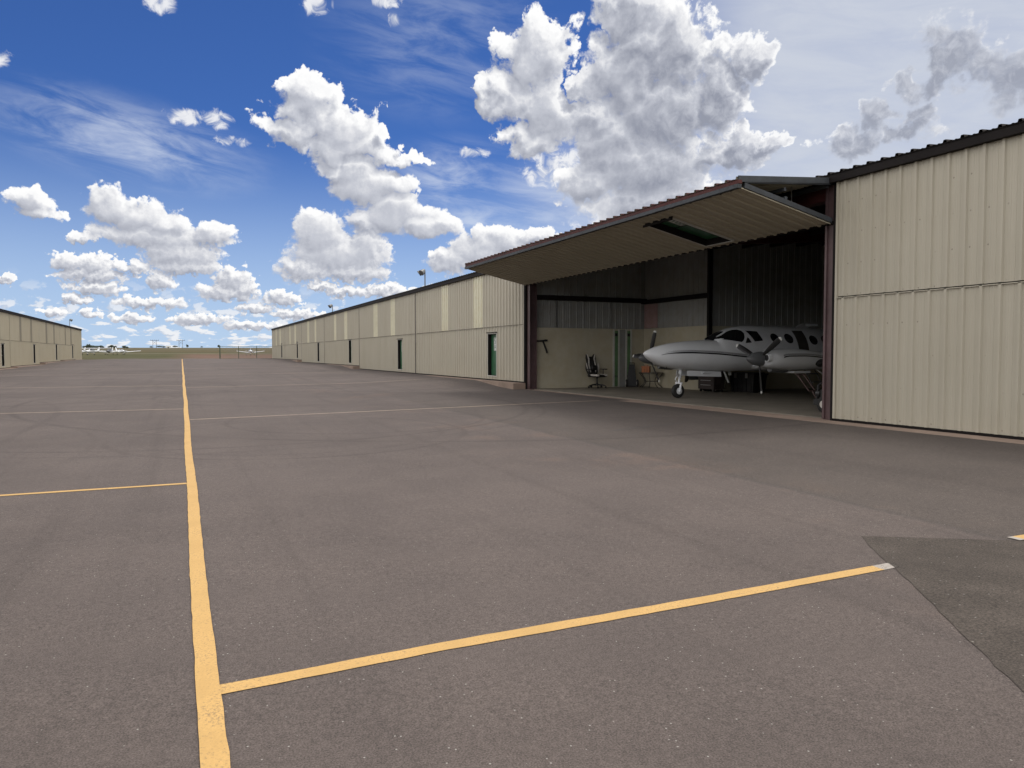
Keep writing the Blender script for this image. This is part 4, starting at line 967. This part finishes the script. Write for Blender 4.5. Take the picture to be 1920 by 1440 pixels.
def cabinets():
    t = thing('tool_chest', 'dark brown rolling tool chest standing behind the airplane nose wheel', 'cabinet', (17.15, 20.35, .21), R(3))
    m = MB(); m.box(-.24,.24,-.40,.40,.10,.80); m.box(-.26,.26,-.42,.42,.803,.83); m.build('cabinet_body', M['brown'], t, False, origin=Z0)
    for k in range(4):
        d = MB(); d.box(-.36,.0,0,0,0,0) if False else d.box(-.37,.37,-.0,.0,0,0) if False else d.box(-.255,-.243,-.37,.37,.13+.165*k,.28+.165*k); o = d.build('drawer', M['brown'], t, False, origin=Z0)
        h = MB(); h.box(-.275,-.257,-.25,.25,.24+.165*k,.255+.165*k); h.build('drawer_handle', M['steel'], o, False, origin=Z0)
    for x in (-.18,.18):
        for y in (-.33,.33):
            c = MB(); c.lathe((x, y-.018, .05), (0,1,0), [(0,.02),(0,.05),(.036,.05),(.036,.02)], 14); c.box(x-.02,x+.02,y-.03,y+.03,.055,.10); c.build('caster', M['rubber'], t, False, origin=Z0)
    t = thing('storage_crate', 'large black lidded crate on the floor under the airplane wing root', 'crate', (18.3, 19.75, .21), R(6))
    m = MB(); m.add([(-.30,-.48,0),(.30,-.48,0),(.30,.48,0),(-.30,.48,0),(-.34,-.54,.60),(.34,-.54,.60),(.34,.54,.60),(-.34,.54,.60)], [(0,3,2,1),(4,5,6,7),(0,1,5,4),(1,2,6,5),(2,3,7,6),(3,0,4,7)])
    for k in range(5): m.box(-.345,-.31,-.42+.2*k,-.38+.2*k,.04,.56)
    m.build('crate_body', M['black'], t, False, origin=Z0)
    m = MB(); m.box(-.37,.37,-.57,.57,.603,.66); m.box(-.30,.30,-.48,.48,.66,.69); m.build('lid', M['black'], t, False, origin=Z0)
    for y in (-.25,.25):
        m = MB(); m.box(-.39,-.371,y-.05,y+.05,.50,.67); m.build('latch', M['steel'], t, False, origin=Z0)
def tow_tug():
    t = thing('tow_dolly', 'dark hand tow dolly with a red push bar behind the right door post', 'dolly', (13.62, 12.02, .21), R(8))
    m = MB(); m.box(-.22,.22,-.18,.30,.16,.30); m.tube([(-.15,.25,.30),(-.15,.22,.62),(-.02,.10,.74)], .03, 8); m.tube([(.15,.25,.30),(.15,.22,.62),(.02,.10,.74)], .03, 8); m.box(-.16,.16,-.1,.16,.30,.52)
    m.lathe((-.1,.16,.42), (0,1,0), [(0,.06),(.02,.09),(.12,.09)], 14); m.build('frame', M['black'], t, False, origin=Z0)
    p = MB(); p.tube([(-.17,.46,.48),(-.26,.72,.86)], .016, 8); p.tube([(.07,.46,.48),(-.02,.72,.86)], .016, 8); p.tube([(-.05,.30,.24),(-.05,.46,.48)], .016, 8); p.tube([(-.18,.46,.48),(.08,.46,.48)], .016, 8); p.tube([(-.30,.72,.86),(.02,.72,.86)], .016, 8); p.build('push_bar', M['redbar'], t, True, origin=Z0)
    for sx in (-.27, .27):
        w = MB(); w.lathe((sx-.045,-.02,.19), (1,0,0), [(0,.09),(0,.16),(.02,.19),(.07,.19),(.09,.16),(.09,.09)], 24); o = w.build('wheel', M['rubber'], t, True, origin=Z0)
        h = MB(); h.lathe((sx-.052,-.02,.19), (1,0,0), [(0,.02),(0,.09),(.104,.09),(.104,.02)], 18); h.build('hub', M['white'], o, True, origin=Z0)

# ------------------------------------------------------------------ far field
def light_plane(label, loc, rz, high=False, dark=False, span=4.6, accent='stripe'):
    """single engine airplane, nose along -x, ground at z=0"""
    t = thing('light_airplane', label, 'airplane', loc, rz, 'light airplanes parked on the far grass')
    zc = 1.15; body = M['plane']
    S = [0,.12,.5,1.2,1.9,2.6,3.4,4.6,5.8,6.6]
    tp = smooth_interp(S, [.10,.30,.40,.44,.62 if not high else .80,.72 if not high else .84,.58 if not high else .70,.36,.24,.16]); bt = smooth_interp(S, [-.08,-.30,-.42,-.48,-.50,-.50,-.44,-.26,-.06,.06]); wd = smooth_interp(S, [.08,.26,.42,.50,.55,.55,.48,.28,.14,.04])
    f = MB(); n = 18; st = list(np.linspace(0, 1, 7)) + list(np.linspace(1.3, 6.6, 18))
    f.add([(s, wd(s)*math.cos(2*math.pi*k/n), zc + (tp(s)+bt(s))/2 + (tp(s)-bt(s))/2*math.sin(2*math.pi*k/n)) for s in st for k in range(n)], [(i*n+k, i*n+(k+1) % n, (i+1)*n+(k+1) % n, (i+1)*n+k) for i in range(len(st)-1) for k in range(n)] + [tuple(range(n)), tuple((len(st)-1)*n+k for k in range(n))])
    fu = f.build('fuselage', M[accent] if dark else body, t, True, origin=Z0)
    w = MB()
    if high: wing_loft(w, [(1.75,1.3,-span,zc+1.02,.12),(1.6,1.5,-1.5,zc+.92,.13),(1.6,1.5,1.5,zc+.92,.13),(1.75,1.3,span,zc+1.02,.12)])
    else: wing_loft(w, [(1.75,1.2,-span,zc+.12,.13),(1.6,1.55,-.5,zc-.34,.15),(1.6,1.55,.5,zc-.34,.15),(1.75,1.2,span,zc+.12,.13)])
    w.build('wing', body, t, True, origin=Z0)
    w = MB(); wing_loft(w, [(5.9,.65,-1.55,zc+.18,.09),(5.7,.9,0,zc+.16,.10),(5.9,.65,1.55,zc+.18,.09)]); w.build('tailplane', body, t, True, origin=Z0)
    w = MB(); w.add([(5.3,-.03,zc+.22),(6.6,-.03,zc+.12),(6.95,-.02,zc+1.35),(6.35,-.02,zc+1.38),(5.3,.03,zc+.22),(6.6,.03,zc+.12),(6.95,.02,zc+1.35),(6.35,.02,zc+1.38)], [(0,1,2,3),(7,6,5,4),(0,4,5,1),(1,5,6,2),(2,6,7,3),(3,7,4,0)]); w.build('tail_fin', body, t, False, origin=Z0)
    w = MB(); z1 = zc+(.50 if not high else .60); zz = zc+(.74 if not high else .86)
    w.add([(1.35,-.46,zc+.40),(1.95,-.40,zz),(3.1,-.40,zz),(3.7,-.40,zc+.42),(1.35,.46,zc+.40),(1.95,.40,zz),(3.1,.40,zz),(3.7,.40,zc+.42)], [(0,1,2,3),(7,6,5,4),(0,4,5,1),(1,5,6,2),(2,6,7,3)]); w.build('canopy', M['glass'], fu, False, origin=Z0)
    w = MB(); w.lathe((-.28,0,zc), (1,0,0), [(0,.01),(.12,.10),(.28,.13)], 14)
    for a in (20, 200):
        c, s = math.cos(R(a)), math.sin(R(a)); w.obox((-.04, c*.10-s*.06, zc+s*.10+c*.06), (0, s*.12, -c*.12), (0, c*.85, s*.85), (.03,0,0))
    w.build('propeller', M['black'], t, False, origin=Z0)
    for x, y in ((.55,0),(2.35,-1.15),(2.35,1.15)):
        w = MB(); w.lathe((x, y-.08, .19), (0,1,0), [(0,.08),(.02,.19),(.14,.19),(.16,.08)], 16); o = w.build('wheel', M['rubber'], t, True, origin=Z0)
        g = MB(); g.tube([(x, y, .20), (x+.05, y*.75, zc-.32)], .045, 8); g.build('gear_leg', body, o, False, origin=Z0)
    if high:
        for sg in (-1, 1):
            w = MB(); w.tube([(2.0, sg*.45, zc-.42),(2.1, sg*2.3, zc+.92)], .04, 8); w.build('wing_strut', body, t, False, origin=Z0)
    return t
def field_fence():
    t = thing('chain_link_fence', 'green posted chain link fence with a gate beyond the right hangar row', 'fence', (6.0, 110.5, .95))
    P0, P1 = Vector((-.55+6.4, 111.6)), Vector((12.5, 111.2))
    xs = [5.0, 7.5, 9.95, 12.3]; H = 1.78; y0 = 110.6
    for i, x in enumerate(xs):
        z = gz(x, y0)-.06; m = MB(); r = .075 if i == 0 else .042; m.tube([(x, y0, z-.1), (x, y0, z+H+.03)], r, 10); m.lathe((x, y0, z+H+.03), (0,0,1), [(0,r*1.1),(.03,r*1.1),(.06,.01)], 10); m.build('post', M['fence'], t)
    r = MB(); zz = lambda x: gz(x, y0)-.06
    r.tube([(x, y0, zz(x)+H) for x in xs], .028, 8); r.tube([(x, y0, zz(x)+.06) for x in xs], .01, 6); r.build('top_rail', M['fence'], t)
    w = MB(); st = .11; x = xs[0]; zb, zt = zz(8)+.06, zz(8)+H
    while x < xs[-1]:
        for k in (-1, 1):
            xa, xb = (x, x+(zt-zb)) if k > 0 else (x+(zt-zb), x); za, ze = zb, zt
            if max(xa, xb) > xs[-1]:
                f = (xs[-1]-x)/(zt-zb)
                if k > 0: xb = xs[-1]; ze = zb+(zt-zb)*f
                else: xa = xs[-1]; za = zt-(zt-zb)*f
            w.tube([(xa, y0, za), (xb, y0, ze)], .0035, 3, False)
        x += st
    w.build('wire_mesh', M['wire'], t)
def power_pole(x, y, label):
    z = gz(x, y)-.3; t = thing('power_pole', label, 'power pole', (x, y, z), 0, 'twin leg power poles on the horizon')
    for k in (-1, 1):
        m = MB(); m.tube([(k*2.6,0,-.3),(k*2.6,0,13.6)], [.30,.22], 8); m.build('leg', M['wood'], t, False, origin=Z0)
    m = MB(); m.box(-6.2,6.2,-.2,.2,12.1,12.6); m.build('crossarm', M['wood'], t, False, origin=Z0)
    m = MB(); m.tube([(-2.6,0,6.5),(2.6,0,11)], .14, 6); m.tube([(2.6,0,6.5),(-2.6,0,11)], .14, 6); m.build('brace', M['wood'], t, False, origin=Z0)
    for k in (-5.6, 0, 5.6):
        m = MB(); m.lathe((k,0,12.6), (0,0,1), [(0,.16),(.3,.22),(.6,.16),(.9,.2),(1.2,.1)], 8); m.build('insulator', M['wood'], t, False, origin=Z0)
def far_tree(x, y, h, w, label, cat='tree', name='far_tree', seed=0):
    rg = random.Random(seed); z = gz(x, y)-.3
    t = thing(name, label, cat, (x, y, z), 0, 'trees and bushes on the horizon')
    m = MB(); m.tube([(0,0,-.4),(0,0,h*.35),(w*.03,0,h*.75)], [h*.035,h*.028,h*.012], 6)
    for k in range(5):
        a = rg.uniform(0, 6.28); m.tube([(0,0,h*(.25+.08*k)),(math.cos(a)*w*.25, math.sin(a)*w*.25, h*(.5+.07*k))], [h*.014,h*.006], 5)
    m.build('trunk', M['bark'], t, False, origin=Z0)
    c = MB(); cl = []
    for _ in range(26):
        a, b_, r = rg.uniform(0,6.28), rg.uniform(-.6,1), rg.uniform(.2,1)**.5
        cl.append((math.cos(a)*w*.42*r*math.sqrt(1-max(b_,0)**2*.7), math.sin(a)*w*.42*r, h*(.58+.30*b_*r)))
    for cx, cy, cz in cl:
        for _ in range(34):
            p = Vector((cx+rg.gauss(0,w*.085), cy+rg.gauss(0,w*.085), max(h*.12, cz+rg.gauss(0,h*.065)))); s = h*.05*rg.uniform(.5,1.3)
            a = Vector((rg.gauss(0,1),rg.gauss(0,1),rg.gauss(0,1))).normalized(); b_ = a.orthogonal().normalized()
            c.quad(p-a*s-b_*s*.6, p+a*s-b_*s*.6, p+a*s+b_*s*.6, p-a*s+b_*s*.6)
    c.build('crown', M['leaf'], t, False, origin=Z0)
def far_field():
    def g(x, y): return gz(x, y)-.06
    light_plane('white low wing airplane facing the camera beyond the chain link fence', (18.6, 226, g(18.6,226)), R(90-5), span=3.9)
    light_plane('white high wing airplane parked beside the left hangar corner', (-27.2, 262, g(-27.2,262)), R(62), high=True, span=6.6)
    light_plane('dark nosed low wing airplane, middle of the parked group on the left', (-21.9, 268, g(-21.9,268)), R(80), dark=True, span=5.3, accent='planegrey')
    light_plane('white low wing airplane, rightmost of the parked group on the left', (-17.4, 272, g(-17.4,272)), R(115), span=6.2)
    light_plane('white low wing airplane half hidden by the left hangar corner', (-31.8, 276, g(-31.8,276)), R(70), span=5.0)
    field_fence()
    power_pole(-38.4, 1283, 'left one of the two distant twin leg power poles'); power_pole(-.5, 1266, 'right one of the two distant twin leg power poles')
    def at(u, D): 
        yaw = R(24.6487); k = (u-960)/1350.0; return (D*(math.sin(yaw)+k*math.cos(yaw)), D*(math.cos(yaw)-k*math.sin(yaw)))
    T = [(284,1150,3.2,4.5,'small bush left of the left power pole'),(299,1180,4.2,10,'wide dark bush between the power poles, left of the white shed'),(308,1160,3.4,6,'low dark bush touching the left end of the white shed'),
         (329,1170,4.4,9,'wide dark bush just right of the white shed'),(352,1150,6.2,3.4,'narrow dark tree right of the right power pole'),(379,1200,3.0,4,'tiny lone bush on the open horizon'),(411,1100,5.6,4,'lone dark tree left of the fence post on the horizon'),
         (162,900,4.6,9,'leftmost dark tree over the parked airplanes'),(172,920,5.4,10,'second dark tree over the parked airplanes, beside the tallest one'),(167,880,6.8,6,'tallest dark tree over the parked airplanes'),(184,930,4.6,11,'broad dark tree right of the tallest one over the airplanes'),
         (191,900,5.0,6,'dark tree at the right end of the row over the high wing'),(209,860,5.6,6,'dark tree behind the tail of the dark nosed airplane'),(216,900,4.6,5,'small dark tree between two parked airplanes'),(234,870,4.6,5.5,'dark tree over the cabin of the rightmost airplane in the group'),(239,880,3.6,4,'low bush right of the tree over the rightmost airplane')]
    for i, (u, D, h, w, lb) in enumerate(T): x, y = at(u, D); far_tree(x, y, h, w, lb, 'bush' if 'bush' in lb else 'tree', 'distant_bush' if 'bush' in lb else 'distant_tree', i+3)
    x, y = at(316.5, 1160); z = gz(x, y)-.2
    t = thing('farm_shed', 'long white shed on the horizon between the power poles', 'shed', (x, y, z), R(-4))
    m = MB(); m.box(-3.2,3.2,-2.5,2.5,-.4,2.6); m.build('wall', M['sign'], t, False, origin=Z0)
    m = MB(); m.add([(-3.5,-2.8,2.6),(3.5,-2.8,2.6),(3.5,0,3.7),(-3.5,0,3.7),(-3.5,2.8,2.6),(3.5,2.8,2.6)], [(0,1,2,3),(3,2,5,4),(0,3,4),(1,5,2)]); m.build('roof', M['frame'], t, False, origin=Z0)
    m = MB(); m.box(-.8,.8,-2.56,-2.505,-.2,2.1); m.build('door', M['channel'], t, False, origin=Z0)

# ------------------------------------------------------------------ build
import bmesh
materials(); sky_and_sun(); camera(); terrain()
right_row(); left_row()
roof_light(12.9, 40.2, 5.22, 6.35, -1, 'floodlight pole on the right hangar roof, nearer of the two')
roof_light(12.9, 68.3, 5.22, 6.1, -1, 'floodlight pole on the right hangar roof, farther of the two')
roof_light(-13.9, 115.6, 5.18, 6.3, 1, 'floodlight pole on the left hangar roof near its far end')
twin(); office_chair(); hand_truck(); console_table(); cabinets(); tow_tug()
far_field()
scene.cycles.use_denoising = True
scene.cycles.max_bounces = 8; scene.cycles.diffuse_bounces = 4; scene.cycles.glossy_bounces = 3
scene.cycles.use_adaptive_sampling = True; scene.cycles.adaptive_threshold = .015
